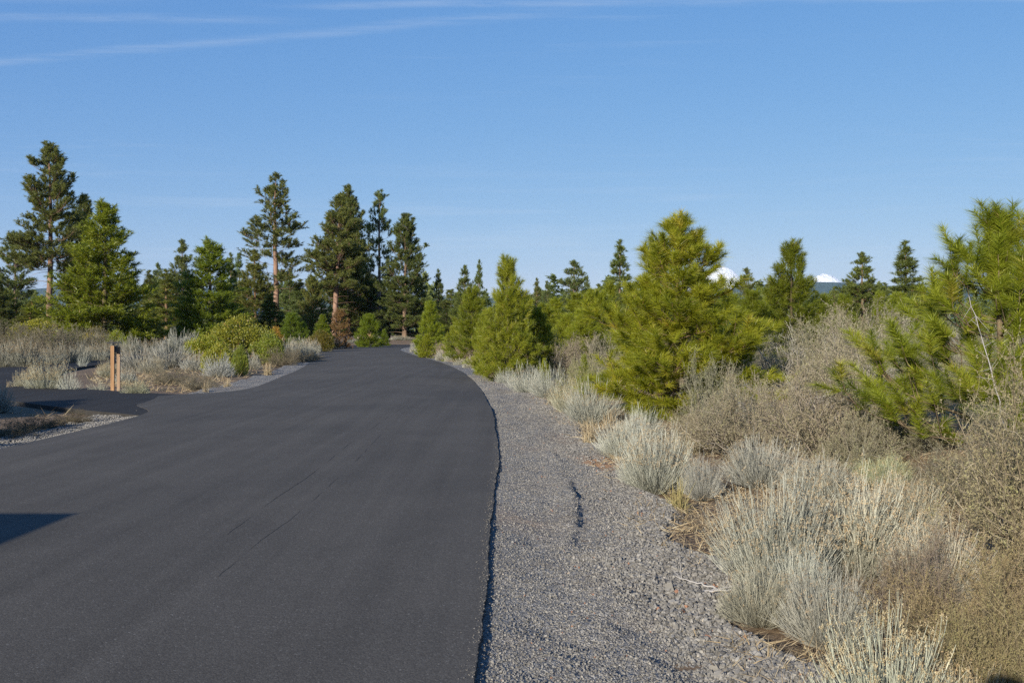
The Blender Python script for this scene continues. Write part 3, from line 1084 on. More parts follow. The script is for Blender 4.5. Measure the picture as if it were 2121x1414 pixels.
def grass_clump(seed, n=150, h=1.0, mat='dry'):
    rg = np.random.default_rng(seed)
    mb = MB()
    phi = rg.uniform(0, 6.28, n)
    th = np.abs(rg.normal(size=n)) * 0.55
    out = np.stack([np.sin(th) * np.cos(phi), np.sin(th) * np.sin(phi), np.cos(th)], 1)
    p0 = np.stack([rg.normal(size=n) * 0.10, rg.normal(size=n) * 0.10, np.full(n, -0.03)], 1)
    p1 = p0 + out * (h * rg.uniform(0.4, 1.0, n))[:, None]
    p1[:, 2] -= 0.25 * np.sin(th) * h
    p1[:, 2] = np.maximum(p1[:, 2], 0.02)
    pts = bez(p0, unit(out + [0, 0, 0.7]), p1, 5)
    mb.ribbons(pts, np.linspace(1, 0.3, 5) * 0.018, np.clip(0.55 + rg.normal(size=n) * 0.2, 0, 1), rg)
    return {'blades': mb.mesh('blades', M[mat])}


KITS = {}


def kit(name, *variants):
    out = []
    for v in variants:
        top = max(me['top'] for me in v.values())
        big = max(v.values(), key=lambda me: len(me.polygons))
        out.append((v, top, (big['span'][0] + big['span'][1]) / 2))
    KITS[name] = out


CAT = {'pine': ('pine_tree', 'pine tree'), 'shrub': ('shrub', 'shrub')}
_rp = random.Random(4)


def put(kitname, x, y, h, w, label, cat, name, group=None, var=None, rz=None, tint=(1, 1, 1), z=None, lean=(0, 0)):
    """place a copy of a plant: an Empty at its base that parents the copied parts"""
    ks = KITS[kitname]
    v, top, span = ks[_rp.randrange(len(ks)) if var is None else var % len(ks)]
    z = gz1(x, y) if z is None else z
    root = link(name, None, None, (x, y, z), (lean[0], lean[1], _rp.uniform(0, 6.28) if rz is None else rz), (w / span, w / span, h / top))
    root.empty_display_size = 0.2
    tag(root, label, cat, group)
    jit = _rp.uniform(0.9, 1.1)
    made = {}
    for pn, me in v.items():
        c = made[pn] = link(pn, me, made['trunk'] if pn == 'branches' and 'trunk' in made else root)
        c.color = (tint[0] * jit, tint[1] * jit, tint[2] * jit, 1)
    return root


def plant(kitname, px, py, top, wpx, label, cat, name, D=None, **kw):
    """by photo measures: column of the base, row of the base (or distance D), row of the top, width in px"""
    y = D if D else F * HC / (py - YH)
    x = (px - 1060.5) * y / F
    z = gz1(x, y)
    h = HC - (top - YH) * y / F - z
    return put(kitname, x, y, h, wpx * y / F, label, cat, name, z=z, **kw)


# ------------------------------------------------------------------ plant kits
NY, NO, BY, BO = M['needle_young'], M['needle_old'], M['bark_young'], M['bark_old']
# saplings of 3 to 5 m: few whorls, very long needles
SAP = dict(shoot=0.30, nl=0.20, nn=64, nw=0.0115, sub=9.0, needle=NY, bark=BY, young=True, branch_k=1.0, spread=(22, 80))
kit('sapling',
    pine(101, 4.0, 0.15, 1.35, conic(0.75), 15, 5.5, **SAP),
    pine(102, 4.0, 0.12, 1.25, conic(0.65), 14, 5.5, bow=0.02, **SAP),
    pine(103, 4.0, 0.15, 1.15, conic(0.9), 14, 5.5, **SAP),
    pine(104, 3.4, 0.10, 1.40, conic(0.6), 12, 5.5, **SAP))
NEAR = dict(shoot=0.20, nl=0.185, nn=105, nw=0.0078, sub=7.0, needle=NY, bark=BY, young=True, branch_k=1.0, spread=(15, 80), ystep=1.0, tone=0.2, lv=(0.5, 1.2))
kit('near_big', pine(111, 3.85, 0.05, 1.62, lambda t: max(0.07, (1 - t) ** 0.66 * min(1, 0.86 + t * 1.2)), 17, 6.5, pitch=(-8, 60), **NEAR))
NEAR2 = dict(NEAR, nn=240, shoot=0.36, nl=0.17, nw=0.0052, sub=4.0, ystep=1.1, ystart=0.32, spread=(30, 68))
kit('near_open', pine(112, 3.1, 0.12, 1.45, lambda t: max(0.22, (1 - t) ** 0.62), 10, 6.5, gap=0.06, pitch=(-4, 66), leaders=2, upturn=75, **NEAR2))
# young pines of about 12 m
YNG = dict(shoot=0.45, nl=0.32, nn=17, nw=0.050, sub=4.6, needle=NY, bark=BY, young=True, branch_k=0.8, spread=(15, 85), along=0.7)
kit('young',
    pine(121, 12, 0.4, 3.6, conic(0.72), 26, 5.4, **YNG),
    pine(122, 12, 0.4, 3.3, conic(0.62), 25, 5.4, gap=0.05, **YNG),
    pine(123, 12, 0.4, 3.0, conic(0.85), 24, 5.4, gap=0.06, **YNG))
# tall old trees
OLD = dict(lv=(0.4, 1.22), tone=0.2, shoot=0.42, nl=0.40, nn=15, nw=0.068, needle=NO, bark=BO, bk_sides=3, spread=(10, 90), along=0.85, branch_k=0.7, upturn=62)
kit('old_broad', pine(131, 28, 10.2, 4.6, mature(0.48, 0.8, 0.2), 28, 5.4, sub=4.3, tr=0.34, dead=6, gap=0.08, pitch=(-14, 62), **OLD))
kit('old_open', pine(132, 26, 8.0, 4.3, mature(0.5, 0.6, 0.35), 22, 4.8, sub=3.3, tr=0.31, dead=14, gap=0.13, pitch=(-6, 66), bow=-0.012, **OLD),
    pine(138, 26, 11, 3.4, mature(0.42, 0.6, 0.3), 19, 4.6, sub=3.2, tr=0.28, dead=6, gap=0.14, pitch=(-4, 66), **OLD))
kit('old_dense', pine(133, 24, 8.6, 4.2, mature(0.42, 0.7, 0.35), 27, 5.8, sub=4.6, tr=0.36, dead=10, gap=0.06, pitch=(-10, 64), lean=(-0.035, 0), **OLD),
    pine(134, 24, 3.0, 4.4, mature(0.42, 0.7, 0.25), 30, 5.6, sub=4.0, tr=0.30, dead=4, gap=0.08, pitch=(-10, 64), **OLD))
MIDT = dict(lv=(0.45, 1.2), tone=0.2, pitch=(-4, 64), shoot=0.38, nl=0.36, nn=16, nw=0.056, needle=NO, bark=BO, bk_sides=3, spread=(10, 90), along=0.85, branch_k=0.7, upturn=48)
kit('mid_pine', pine(141, 14, 0.8, 3.0, mature(0.62, 0.8, 0.15), 26, 5.2, sub=5.0, gap=0.06, tr=0.17, **MIDT),
    pine(142, 14, 0.6, 2.6, conic(0.75), 26, 5.2, sub=5.0, gap=0.06, tr=0.16, **MIDT),
    pine(143, 14, 1.5, 2.8, mature(0.5, 0.6, 0.3), 20, 4.6, sub=4.4, gap=0.12, tr=0.16, **MIDT))
kit('juniper', pine(151, 10, 0.3, 3.4, lambda t: max(0.06, (1 - t) ** 0.5), 28, 6, shoot=0.3, nl=0.22, nn=13, nw=0.055, sub=5.5, needle=NO, bark=BO, young=True, bk_sides=3, pitch=(10, 70), spread=(10, 90)))
kit('rusty_pine', pine(152, 5, 0.4, 1.7, conic(0.6), 13, 5, shoot=0.34, nl=0.22, nn=30, nw=0.024, sub=6.0, needle=M['rust'], bark=BY, young=True, gap=0.12))
kit('rabbit', rabbitbrush(201, 460, 4, 0.30), rabbitbrush(202, 420, 4, 0.10), rabbitbrush(203, 380, 5, 0.0, droop=0.08), rabbitbrush(204, 440, 4, 0.5))
kit('mound', rabbitbrush(241, 520, 7, 0.25, w0=0.010, compact=True), rabbitbrush(242, 560, 7, 0.0, w0=0.010, compact=True), rabbitbrush(243, 480, 8, 0.5, w0=0.010, compact=True))
kit('rabbit_seedy', rabbitbrush(211, 380, 4, 0.9), rabbitbrush(212, 560, 4, 0.75))
kit('rabbit_sparse', rabbitbrush(221, 75, 3, 0.0, w0=0.011), rabbitbrush(222, 130, 3, 0.0, w0=0.011, tilt=0.15))
kit('rabbit_near', rabbitbrush(231, 900, 4, 0.26, w0=0.0072), rabbitbrush(232, 800, 4, 0.08, droop=0.08, w0=0.0072), rabbitbrush(233, 300, 4, 0.6, w0=0.009))
kit('bitter', bitterbrush(301, leaf=0.026), bitterbrush(302, main=36, leaf=0.024, bare=0.2), bitterbrush(303, main=32, spread=85, leaf=0.026))
kit('bitter_gray', bitterbrush(311, main=34, leaves=9, gray=0.30, bare=0.72, w0=0.026), bitterbrush(312, main=32, leaves=9, gray=0.25, bare=0.55, w0=0.024))
kit('bitter_near', bitterbrush(321, main=40, lv1=13, lv2=10, leaves=15, leaf=0.019, w0=0.015), bitterbrush(322, main=38, lv1=13, lv2=10, leaves=15, leaf=0.019, w0=0.015, spread=84))
kit('manz', manzanita(401, n=15000, leaf=0.05), manzanita(402, n=15000, lobes=13, leaf=0.05), manzanita(403, n=13000, lobes=7, leaf=0.05))
kit('manz_big', manzanita(411, n=25000, lobes=14, leaf=0.038))
kit('grass', grass_clump(501), grass_clump(502), grass_clump(503, 90))


# ------------------------------------------------------------------ trees (photo column, distance, photo row of top, photo width)
def tree(kitname, px, D, top, wpx, label, group=None, tint=(1, 1, 1), **kw):
    return plant(kitname, px, None, top, wpx, label, 'pine tree', 'pine_tree', D=D, tint=tint, group=group, **kw)


G1 = 'tall pines standing behind the bend'
G2 = 'bright young pines beside the road'
G3 = 'far pines on the skyline'
tree("old_broad", 102, 140, 300, 150, 'tallest pine, bare reddish trunk, beside the bright young pine near the photo edge', G1, rz=0.4)
tree('old_dense', 172, 152, 408, 95, 'dark dense pine peeking out behind the tallest pine', G1, (0.8, 0.85, 0.9), var=1)
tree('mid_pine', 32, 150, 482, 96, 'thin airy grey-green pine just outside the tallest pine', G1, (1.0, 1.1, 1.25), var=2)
tree('mid_pine', -12, 120, 556, 80, 'dark pine cut by the photo edge', G1, (0.75, 0.8, 0.8), var=0)
tree('young', 218, 88, 424, 208, 'broad bright green young pine, largest one behind the twin post marker', None, (0.80, 0.86, 0.8), var=0)
tree('mid_pine', 62, 120, 625, 90, 'low green pine filling in under the tallest pine', G1, (1.15, 1.1, 0.9), var=1)
tree('juniper', 8, 130, 600, 110, 'rounded green pine low at the photo edge under the airy one', G1, (1.0, 1.05, 0.8))
tree('mid_pine', 310, 135, 562, 74, 'small dark pine tucked against the flank of the largest young pine', G3, var=1)
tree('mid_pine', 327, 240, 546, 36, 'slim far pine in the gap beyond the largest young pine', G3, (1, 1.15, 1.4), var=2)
tree('mid_pine', 378, 140, 500, 84, 'twin-topped dark pine left of the pointed green pine', G3, (0.95, 1.0, 1.1), var=0)
tree('mid_pine', 345, 125, 560, 110, 'olive pine growing under the twin-topped dark pine', G3, (1.1, 1.1, 0.9), var=1)
tree('young', 436, 96, 500, 150, 'pointed green young pine behind the round manzanita', None, (0.66, 0.76, 0.8), var=1)
tree('mid_pine', 478, 150, 527, 60, 'dark narrow pine at the shoulder of the pointed green pine', G3, (0.85, 0.95, 1.0), var=1)
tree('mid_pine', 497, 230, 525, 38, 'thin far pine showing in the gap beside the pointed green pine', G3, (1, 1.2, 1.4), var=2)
tree('old_open', 576, 150, 362, 128, 'tall open pine with long bare pinkish trunk and dead lower limbs', G1, rz=1.0, var=0)
tree('mid_pine', 528, 128, 520, 96, 'olive pine at the foot of the tall open pine', G1, (1.05, 1.0, 0.85), var=0)
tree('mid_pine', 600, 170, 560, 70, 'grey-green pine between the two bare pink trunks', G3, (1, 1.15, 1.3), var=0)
tree('mid_pine', 560, 105, 610, 90, 'low dark green pine under the dead limbs of the open pine', G3, (0.9, 0.95, 0.85), var=1)
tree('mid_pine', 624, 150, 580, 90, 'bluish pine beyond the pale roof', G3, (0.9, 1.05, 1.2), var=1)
tree('old_dense', 690, 150, 408, 118, 'dense flat-topped pine with a leaning orange trunk', G1, rz=3.0, var=0)
tree('old_dense', 722, 158, 388, 100, 'dense pine with the highest top of the clump at the bend', G1, (0.85, 0.9, 0.85), var=1, rz=2.0)
tree('old_open', 788, 165, 396, 76, 'slender open pine with a dark trunk in the bend clump', G1, (0.9, 1.0, 1.05), var=1, rz=0.5)
tree('old_dense', 838, 150, 445, 110, 'full rounded pine ending the clump at the bend', G1, (0.85, 0.93, 0.9), var=1, rz=4.0)
plant('juniper', 648, None, 572, 92, 'fine-textured olive juniper in front of the leaning orange trunk', 'tree', 'juniper_tree', D=112, tint=(1.1, 1.08, 0.95))
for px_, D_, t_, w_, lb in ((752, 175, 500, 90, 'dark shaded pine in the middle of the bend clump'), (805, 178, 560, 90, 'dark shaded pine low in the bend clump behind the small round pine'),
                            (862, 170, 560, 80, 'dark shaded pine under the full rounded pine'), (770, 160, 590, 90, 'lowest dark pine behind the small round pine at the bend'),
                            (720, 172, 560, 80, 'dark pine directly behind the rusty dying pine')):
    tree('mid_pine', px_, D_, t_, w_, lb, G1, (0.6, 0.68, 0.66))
tree('sapling', 606, 92, 648, 62, 'small green pine below the pale roof', G2, (0.55, 0.7, 0.7), var=3)
tree('sapling', 668, 100, 652, 46, 'small bright pine touching the rusty dying pine', G2, (0.7, 0.8, 0.7), var=0)
plant('rusty_pine', 704, None, 640, 46, 'rust coloured dying small pine where the road bends', 'pine tree', 'pine_tree', D=98)
tree('sapling', 765, 110, 650, 52, 'small round bright pine standing before the dark clump', G2, (0.62, 0.74, 0.6), var=3)
tree('sapling', 796, 120, 682, 24, 'tiny pine beside the small round bright pine', G2, (0.7, 0.85, 0.7), var=0)
# beside and beyond the inner curve
tree('sapling', 889, 70, 624, 64, 'slim bright young pine farthest along the inner curve', G2, (0.85, 0.92, 0.8), var=2)
tree('sapling', 884, 64, 692, 34, 'knee high pine at the foot of the farthest slim pine', G2, (0.9, 0.9, 0.7), var=3)
tree('mid_pine', 908, 170, 560, 50, 'narrow dark pine top behind the slim bright pine', G3, (0.85, 0.95, 1.0), var=1)
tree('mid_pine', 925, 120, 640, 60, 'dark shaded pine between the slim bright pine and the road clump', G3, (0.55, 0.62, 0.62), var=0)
tree('mid_pine', 962, 118, 552, 66, 'round-topped dark pine next to a thin spire', G3, (0.9, 1.0, 0.9), var=0)
tree('mid_pine', 992, 130, 541, 48, 'thin spire pine touching the round-topped dark pine', G3, (0.95, 1.1, 1.15), var=1)
tree('sapling', 980, 52, 596, 92, 'leafy young pine in front of the thin spire pine', G2, (0.82, 0.85, 0.8), var=1)
tree('sapling', 945, 57, 668, 50, 'low bright pine leaning over the brown brush', G2, (0.95, 0.95, 0.8), var=3)
tree('sapling', 1052, 34, 534, 122, 'tall bright young pine closest to the inner curve', G2, (0.88, 0.88, 0.85), var=0)
tree('sapling', 1106, 36, 636, 92, 'shorter bright pine beside the tall one on the inner curve', G2, (0.95, 0.95, 0.8), var=3)
tree('sapling', 1012, 38, 640, 70, 'small bright pine in front of the tall one on the inner curve', G2, (0.9, 0.9, 0.8), var=1)
tree('mid_pine', 1112, 150, 578, 44, 'small dark spire above the pine thicket', G3, var=1)
tree('mid_pine', 1133, 160, 584, 40, 'second small dark spire of a close pair above the thicket', G3, (0.9, 1, 1.1), var=0)
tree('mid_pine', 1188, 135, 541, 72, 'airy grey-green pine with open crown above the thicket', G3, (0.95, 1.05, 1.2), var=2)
tree('mid_pine', 1216, 150, 572, 28, 'small pine at the flank of the airy grey-green pine', G3, (0.9, 1, 1.1), var=2)
tree('mid_pine', 1284, 120, 500, 92, 'sharp dark pine with pale trunk line left of the big bright pine', G3, (0.9, 1.0, 0.95), var=1)
tree('mid_pine', 1350, 135, 494, 58, 'dark pine top half hidden by the big bright pine', G3, (0.95, 1.05, 1.1), var=0)
for k_, (px_, D_, t_, w_, v_, lb) in enumerate(((1150, 62, 618, 80, 0, 'bright pine of the thicket, nearest the shorter roadside pine'), (1195, 70, 606, 84, 1, 'bright pine of the thicket below the airy grey-green pine'),
                                   (1232, 50, 600, 90, 3, 'bright pine of the thicket, touching the big bright pine'), (1175, 45, 650, 70, 3, 'lowest bright pine of the thicket behind brown brush'),
                                   (1090, 80, 612, 60, 0, 'bright pine top behind the tall inner curve pine'), (1262, 60, 585, 70, 0, 'yellowish pine below the sharp dark pine'), (1125, 52, 630, 76, 1, 'bright pine of the thicket right behind the shorter roadside pine'),
                                   (1215, 42, 640, 84, 3, 'bushy bright pine of the thicket nearest the gravel'))):
    tree('sapling', px_, D_, t_, w_ * 1.15, lb, G2, (0.92, 0.94, 0.8), var=v_)
tree('near_big', 1400, 19.3, 453, 352, 'big bushy bright yellow-green pine, largest on the gravel side', None, (1.08, 1.04, 0.9), rz=2.1)
tree('near_open', 2070, 10.6, 432, 540, 'long-needled young pine cut by the photo edge, closest of all', None, (0.95, 1.0, 0.95), rz=0.9)
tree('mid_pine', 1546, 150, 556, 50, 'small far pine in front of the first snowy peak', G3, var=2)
tree('mid_pine', 1590, 160, 590, 60, 'little far pine left of the green pine between the peaks', G3, var=0)
tree('sapling', 1640, 34, 502, 158, 'green young pine standing between the two snowy peaks', G2, (0.62, 0.66, 0.6), var=0)
tree('sapling', 1560, 32, 600, 110, 'green pine joining the big bright pine and the pine between peaks', G2, (0.75, 0.8, 0.7), var=1)
tree('sapling', 1705, 36, 610, 90, 'low green pine under the second snowy peak', G2, (0.6, 0.66, 0.6), var=3)
tree('mid_pine', 1728, 125, 596, 50, 'small dark pine in front of the blue ridge', G3, var=1)
tree('mid_pine', 1786, 112, 526, 116, 'dark pine with rounded crown right after the second snowy peak', G3, (1.0, 1.08, 0.9), var=0)
tree('mid_pine', 1877, 108, 502, 120, 'pointed dark pine next to the close long-needled pine', G3, (1.0, 1.08, 0.95), var=1)
tree('sapling', 1822, 48, 604, 60, 'small bright pine below the pair of dark skyline pines', G2, (0.8, 0.85, 0.7), var=2)
for px_, D_, t_, w_, v_, lb in ((1500, 42, 598, 110, 1, 'green pine filling in at the flank of the big bright pine'), (1605, 52, 596, 100, 3, 'low green pine left of the pine between the peaks'),
                                (1748, 46, 612, 96, 0, 'low green pine before the blue ridge gap'), (1862, 62, 606, 84, 3, 'low green pine at the foot of the pointed dark pine')):
    tree('sapling', px_, D_, t_, w_, lb, G2, (0.75, 0.8, 0.68), var=v_)
for px_, D_, t_, w_, v_, lb in ((1455, 150, 566, 60, 0, 'dark pine top glimpsed behind the big bright pine'), (1690, 150, 604, 64, 0, 'dark low pine directly under the second snowy peak'),
                                (1758, 140, 600, 60, 2, 'dark pine against the ridge beside the rounded crown'), (1832, 140, 588, 70, 1, 'dark pine between the rounded and the pointed dark pines'),
                                (1240, 160, 590, 60, 0, 'dark pine low between the airy and the sharp dark pines'), (1070, 170, 596, 60, 1, 'dark pine low behind the tall inner curve pine'),
                                (935, 150, 600, 60, 2, 'dark pine low beside the round-topped one')):
    tree('mid_pine', px_, D_, t_, w_, lb, G3, (0.95, 1.0, 0.95), var=v_)
tree('mid_pine', 1935, 130, 590, 60, 'dark pine half hidden behind the close long-needled pine', G3, var=2)
# off to the side of the road behind the photographer's left: trees that shade the driveway mouth
for x_, y_, h_, w_, lb in ((-19.0, 7.0, 5.6, 5.5, 'tallest juniper outside the view whose shade falls on the bank'), (-14.4, 5.4, 4.1, 5.2, 'wide juniper outside the view nearest the shaded bank'),
                           (-13.6, 2.6, 3.9, 4.4, 'smallest juniper outside the view beside the parked van'), (-17.0, 8.6, 4.7, 5.0, 'juniper outside the view closest to the driveway')):
    put('juniper', x_, y_, h_, w_, lb, 'tree', 'juniper_tree', 'junipers shading the bank', tint=(0.8, 0.9, 0.8))


# ------------------------------------------------------------------ shrubs on the gravel side
def rb(kitname, px, py, top, w, label, group=None, **kw):
    return plant(kitname, px, py, top, w, label, 'shrub', 'rabbitbrush', group=group, **kw)


def bb(kitname, px, py, top, w, label, group=None, **kw):
    return plant(kitname, px, py, top, w * 1.25, label, 'shrub', 'bitterbrush', group=group, **kw)


GR = 'grey rabbitbrush along the gravel'
GB = 'brown bitterbrush behind the gravel'
rb('rabbit_near', 1612, 1195, 955, 235, 'large pale rabbitbrush with tan tips, widest clump on the gravel edge', GR, var=0)
rb('rabbit_near', 1770, 1175, 965, 270, 'pale rabbitbrush with straw coloured tips joined to the widest clump', GR, var=0, tint=(1.0, 0.97, 0.92))
rb('rabbit_near', 1665, 1235, 1105, 130, 'small fan of silver stems in front of the widest clump', GR, var=1, tint=(1.05, 1.06, 1.08))
rb('rabbit_near', 1580, 1255, 1150, 175, 'flattened grey rabbitbrush sprawling onto the gravel', GR, var=1, tint=(0.82, 0.78, 0.72))
rb('rabbit_near', 1840, 1475, 1235, 270, 'tall tan-tipped pale stems standing lowest in the view', GR, var=2, tint=(1.0, 1.02, 0.95))
rb('rabbit_near', 1975, 1480, 1355, 200, 'straw coloured clump lowest, beside the camera shadow', GR, var=2, tint=(1.05, 0.95, 0.8))
rb('rabbit_near', 1358, 1000, 865, 150, 'upright pale rabbitbrush beside the orange soil patch', GR, var=0)
rb('rabbit_near', 1295, 935, 846, 110, 'pale rabbitbrush just behind the one at the orange soil patch', GR, var=1)
rb('rabbit_near', 1455, 1015, 930, 80, 'small round ash grey rabbitbrush', GR, var=1, tint=(0.88, 0.86, 0.9))
rb('rabbit_near', 1575, 1000, 888, 160, 'ash grey rabbitbrush backing the widest clump', GR, var=1, tint=(0.95, 0.93, 0.95))
rb('rabbit_near', 1700, 1030, 935, 150, 'pale rabbitbrush wedged between the widest clump and brown brush', GR, var=0, tint=(0.95, 0.93, 0.92))
rb('rabbit_near', 1870, 1120, 960, 150, 'faded rabbitbrush under the lowest boughs of the close pine', GR, var=0, tint=(0.95, 0.9, 0.82))
rb('rabbit', 1222, 868, 772, 110, 'pale rabbitbrush at the foot of the big bright pine', GR, var=1)
rb('rabbit', 1176, 845, 775, 70, 'yellowish rabbitbrush with a low green sprig beside it', GR, var=0, tint=(1.0, 0.97, 0.85))
rb('rabbit', 1140, 818, 752, 90, 'silver rabbitbrush of the pair farther up the gravel', GR, var=2)
rb('rabbit', 1092, 808, 748, 80, 'silver rabbitbrush of the pair nearer the inner curve pines', GR, var=1)
rb('rabbit', 1046, 790, 762, 40, 'small pale rabbitbrush under the tall inner curve pine', GR, var=2)
rb('rabbit', 1330, 900, 838, 90, 'thin pale stems in front of the big pine lower boughs', GR, var=2)
ORD = ('first', 'second', 'third', 'fourth', 'fifth', 'sixth', 'seventh', 'eighth', 'ninth', 'tenth')
for k_, (px_, py_, t_, w_) in enumerate(sorted(((1000, 764, 736, 46), (975, 760, 740, 36), (935, 748, 726, 30), (915, 744, 724, 28), (870, 731, 706, 24), (858, 728, 708, 18), (1018, 772, 744, 40), (955, 755, 738, 30), (900, 738, 722, 22)))):
    rb('mound', px_, py_, t_, w_, ORD[k_] + ' small pale rabbitbrush edging the inner curve gravel, counted from the far bend', 'small rabbitbrush edging the inner curve', tint=(1.0, 0.96, 0.92))

bb('bitter_near', 2205, 1230, 700, 400, 'huge olive brown bitterbrush filling the lower corner', GB, var=0, tint=(1.0, 0.94, 0.8))
bb('bitter_near', 2050, 1330, 1085, 300, 'rusty olive bitterbrush in front of the corner thicket', GB, var=1, tint=(1.02, 0.88, 0.68))
bb('bitter_near', 1885, 1270, 1080, 170, 'thin purplish bitterbrush mixed into the pale stems', GB, var=1, tint=(0.9, 0.8, 0.82))
bb('bitter_near', 2110, 1090, 840, 250, 'olive bitterbrush at the foot of the close long-needled pine', GB, var=0, tint=(0.9, 0.9, 0.85))
bb('bitter_near', 2125, 1440, 1130, 270, 'dense bitterbrush at the very corner beside the camera shadow', GB, var=1, tint=(0.98, 0.9, 0.66))
bb('bitter_near', 1985, 1080, 930, 170, 'bitterbrush wedged in the close pine lower boughs', GB, var=1, tint=(0.95, 0.92, 0.85))
rb('rabbit_near', 1840, 1180, 1030, 190, 'silver rabbitbrush in front of the close pine lowest boughs', GR, var=1, tint=(1.0, 0.98, 0.98))
rb('rabbit_near', 1930, 1240, 1060, 180, 'straw tipped rabbitbrush where pale stems meet the corner thicket', GR, var=0, tint=(0.95, 0.9, 0.85))
rb('rabbit_near', 1720, 1300, 1150, 190, 'grey rabbitbrush with matted stems in front of the straw tipped ones', GR, var=1, tint=(0.85, 0.82, 0.82))
bb('bitter', 1730, 975, 735, 240, 'tan bitterbrush with upright wands in the middle of the thicket', GB, var=0, tint=(1.12, 1.06, 1.0))
bb('bitter', 1560, 945, 770, 220, 'tan bitterbrush in front of the grey twiggy one', GB, var=1, tint=(1.08, 1.03, 0.95))
bb('bitter_gray', 1640, 925, 780, 190, 'dark hollow grey bitterbrush low in the thicket', GB, var=0)
bb('bitter_gray', 1628, 850, 672, 170, 'round grey twiggy bitterbrush with hardly any leaf', GB, var=0)
bb('bitter', 1720, 850, 655, 200, 'olive bitterbrush above the grey twiggy one', GB, var=0, tint=(0.98, 1.0, 0.9))
bb('bitter', 1800, 870, 640, 220, 'tall tan bitterbrush behind the close pine outer boughs', GB, var=2, tint=(1.08, 1.06, 1.0))
bb('bitter_gray', 1850, 905, 735, 150, 'grey purple bitterbrush touching the close pine', GB, var=1)
bb('bitter', 1480, 905, 735, 130, 'wispy olive bitterbrush against the big bright pine', GB, var=1, tint=(0.95, 1.0, 0.9))
bb('bitter', 1440, 930, 850, 120, 'low tan bitterbrush below the big bright pine', GB, var=1, tint=(1.1, 1.05, 0.9))
bb('bitter', 1900, 830, 655, 170, 'tan bitterbrush seen through the close pine boughs', GB, var=0)
bb('bitter_gray', 1990, 830, 660, 200, 'pale grey brush behind the close pine trunk', GB, var=1)
bb('bitter', 2090, 860, 660, 240, 'tan bitterbrush behind the close pine at the photo edge', GB, var=2)
bb('bitter', 1570, 800, 690, 140, 'tan bitterbrush between the big bright pine and grey brush', GB, var=2)
bb('bitter', 1680, 785, 640, 160, 'tan bitterbrush on the thicket skyline below the pine between peaks', GB, var=1, tint=(1.05, 1.0, 0.95))
bb('bitter', 1770, 790, 635, 170, 'tan bitterbrush on the thicket skyline below the dark pines', GB, var=0, tint=(1.05, 1.0, 0.95))
bb('bitter', 1850, 785, 625, 150, 'tan bitterbrush on the thicket skyline touching the close pine', GB, var=2)
bb('bitter', 1190, 780, 688, 130, 'brown bitterbrush between the inner curve pines and the big pine', GB, var=1, tint=(0.95, 0.88, 0.85))
bb('bitter', 1240, 800, 690, 110, 'greyish bitterbrush leaning on the big bright pine', GB, var=2, tint=(0.95, 0.95, 0.9))
bb('bitter', 1140, 770, 705, 90, 'brown bitterbrush behind the silver rabbitbrush pair', GB, var=0, tint=(0.95, 0.88, 0.85))
bb('bitter', 975, 752, 700, 70, 'pinkish tan brush below the leafy young pine', GB, var=1, tint=(1.15, 1.0, 0.95))
bb('bitter', 1005, 760, 705, 60, 'pinkish tan brush at the foot of the tall inner curve pine', GB, var=2, tint=(1.15, 1.0, 0.95))
bb('bitter', 930, 741, 706, 50, 'pinkish tan brush below the low leaning pine', GB, var=0, tint=(1.15, 1.0, 0.95))
bb('bitter', 1050, 782, 720, 80, 'brown brush around the tall inner curve pine trunk', GB, var=0, tint=(1.05, 0.95, 0.9))
bb('bitter', 1215, 820, 740, 90, 'brown brush with yellowish leaves beside the big pine', GB, var=0, tint=(1.0, 1.05, 0.7))
bb('bitter', 1770, 1010, 845, 150, 'leafy tan bitterbrush low beside the close pine boughs', GB, var=2, tint=(0.95, 0.95, 0.85))
bb('bitter', 1880, 985, 850, 150, 'shaded bitterbrush under the close pine', GB, var=0, tint=(0.85, 0.85, 0.75))
rb('rabbit_near', 1830, 1030, 935, 110, 'pale yellow-green rabbitbrush tuft below the close pine boughs', GR, var=0, tint=(0.95, 1.0, 0.75))
tree('sapling', 1128, 31, 742, 22, 'tiny pine sprout among the silver rabbitbrush', G2, (1, 1, 0.8), var=3)
tree('sapling', 1210, 27, 735, 36, 'small pine sprout beside the brown brush with yellowish leaves', G2, (0.9, 0.95, 0.7), var=0)

# ------------------------------------------------------------------ shrubs on the driveway side
GL = 'rabbitbrush on the driveway side'
rb('rabbit_seedy', 96, 803, 733, 100, 'grey-green rabbitbrush with tan seed heads at the driveway edge', GL, var=0, tint=(0.95, 0.95, 0.88))
rb('mound', 46, 800, 757, 34, 'small tan rabbitbrush snug against the seedy one', GL, var=3, tint=(0.9, 0.85, 0.75))
rb('rabbit_sparse', 142, 805, 764, 46, 'bare silver wands of rabbitbrush on the driveway rim', GL, var=1, tint=(1.2, 1.2, 1.2))
rb('rabbit_sparse', 171, 758, 726, 24, 'thin silver wands beyond the driveway rim', GL, var=0, tint=(1.2, 1.2, 1.2))
rb('rabbit_seedy', 222, 776, 743, 44, 'grey-green rabbitbrush behind the twin post marker', GL, var=1, tint=(0.95, 0.93, 0.85))
rb('mound', 262, 785, 756, 40, 'silver rabbitbrush at the foot of the marker', GL, var=2, tint=(1.05, 1.05, 1.1))
rb('rabbit_sparse', 205, 805, 785, 40, 'thin low stems in front of the marker', GL, var=1, tint=(0.9, 0.88, 0.8))
rb('mound', 282, 813, 780, 54, 'olive rabbitbrush on the point where driveway meets road', GL, var=0, tint=(0.85, 0.85, 0.72))
rb('mound', 292, 762, 706, 90, 'big grey rabbitbrush next to the marker', GL, var=0, tint=(0.78, 0.75, 0.77))
rb('mound', 350, 765, 705, 90, 'big ash grey rabbitbrush, second from the marker', GL, var=1, tint=(0.84, 0.82, 0.85))
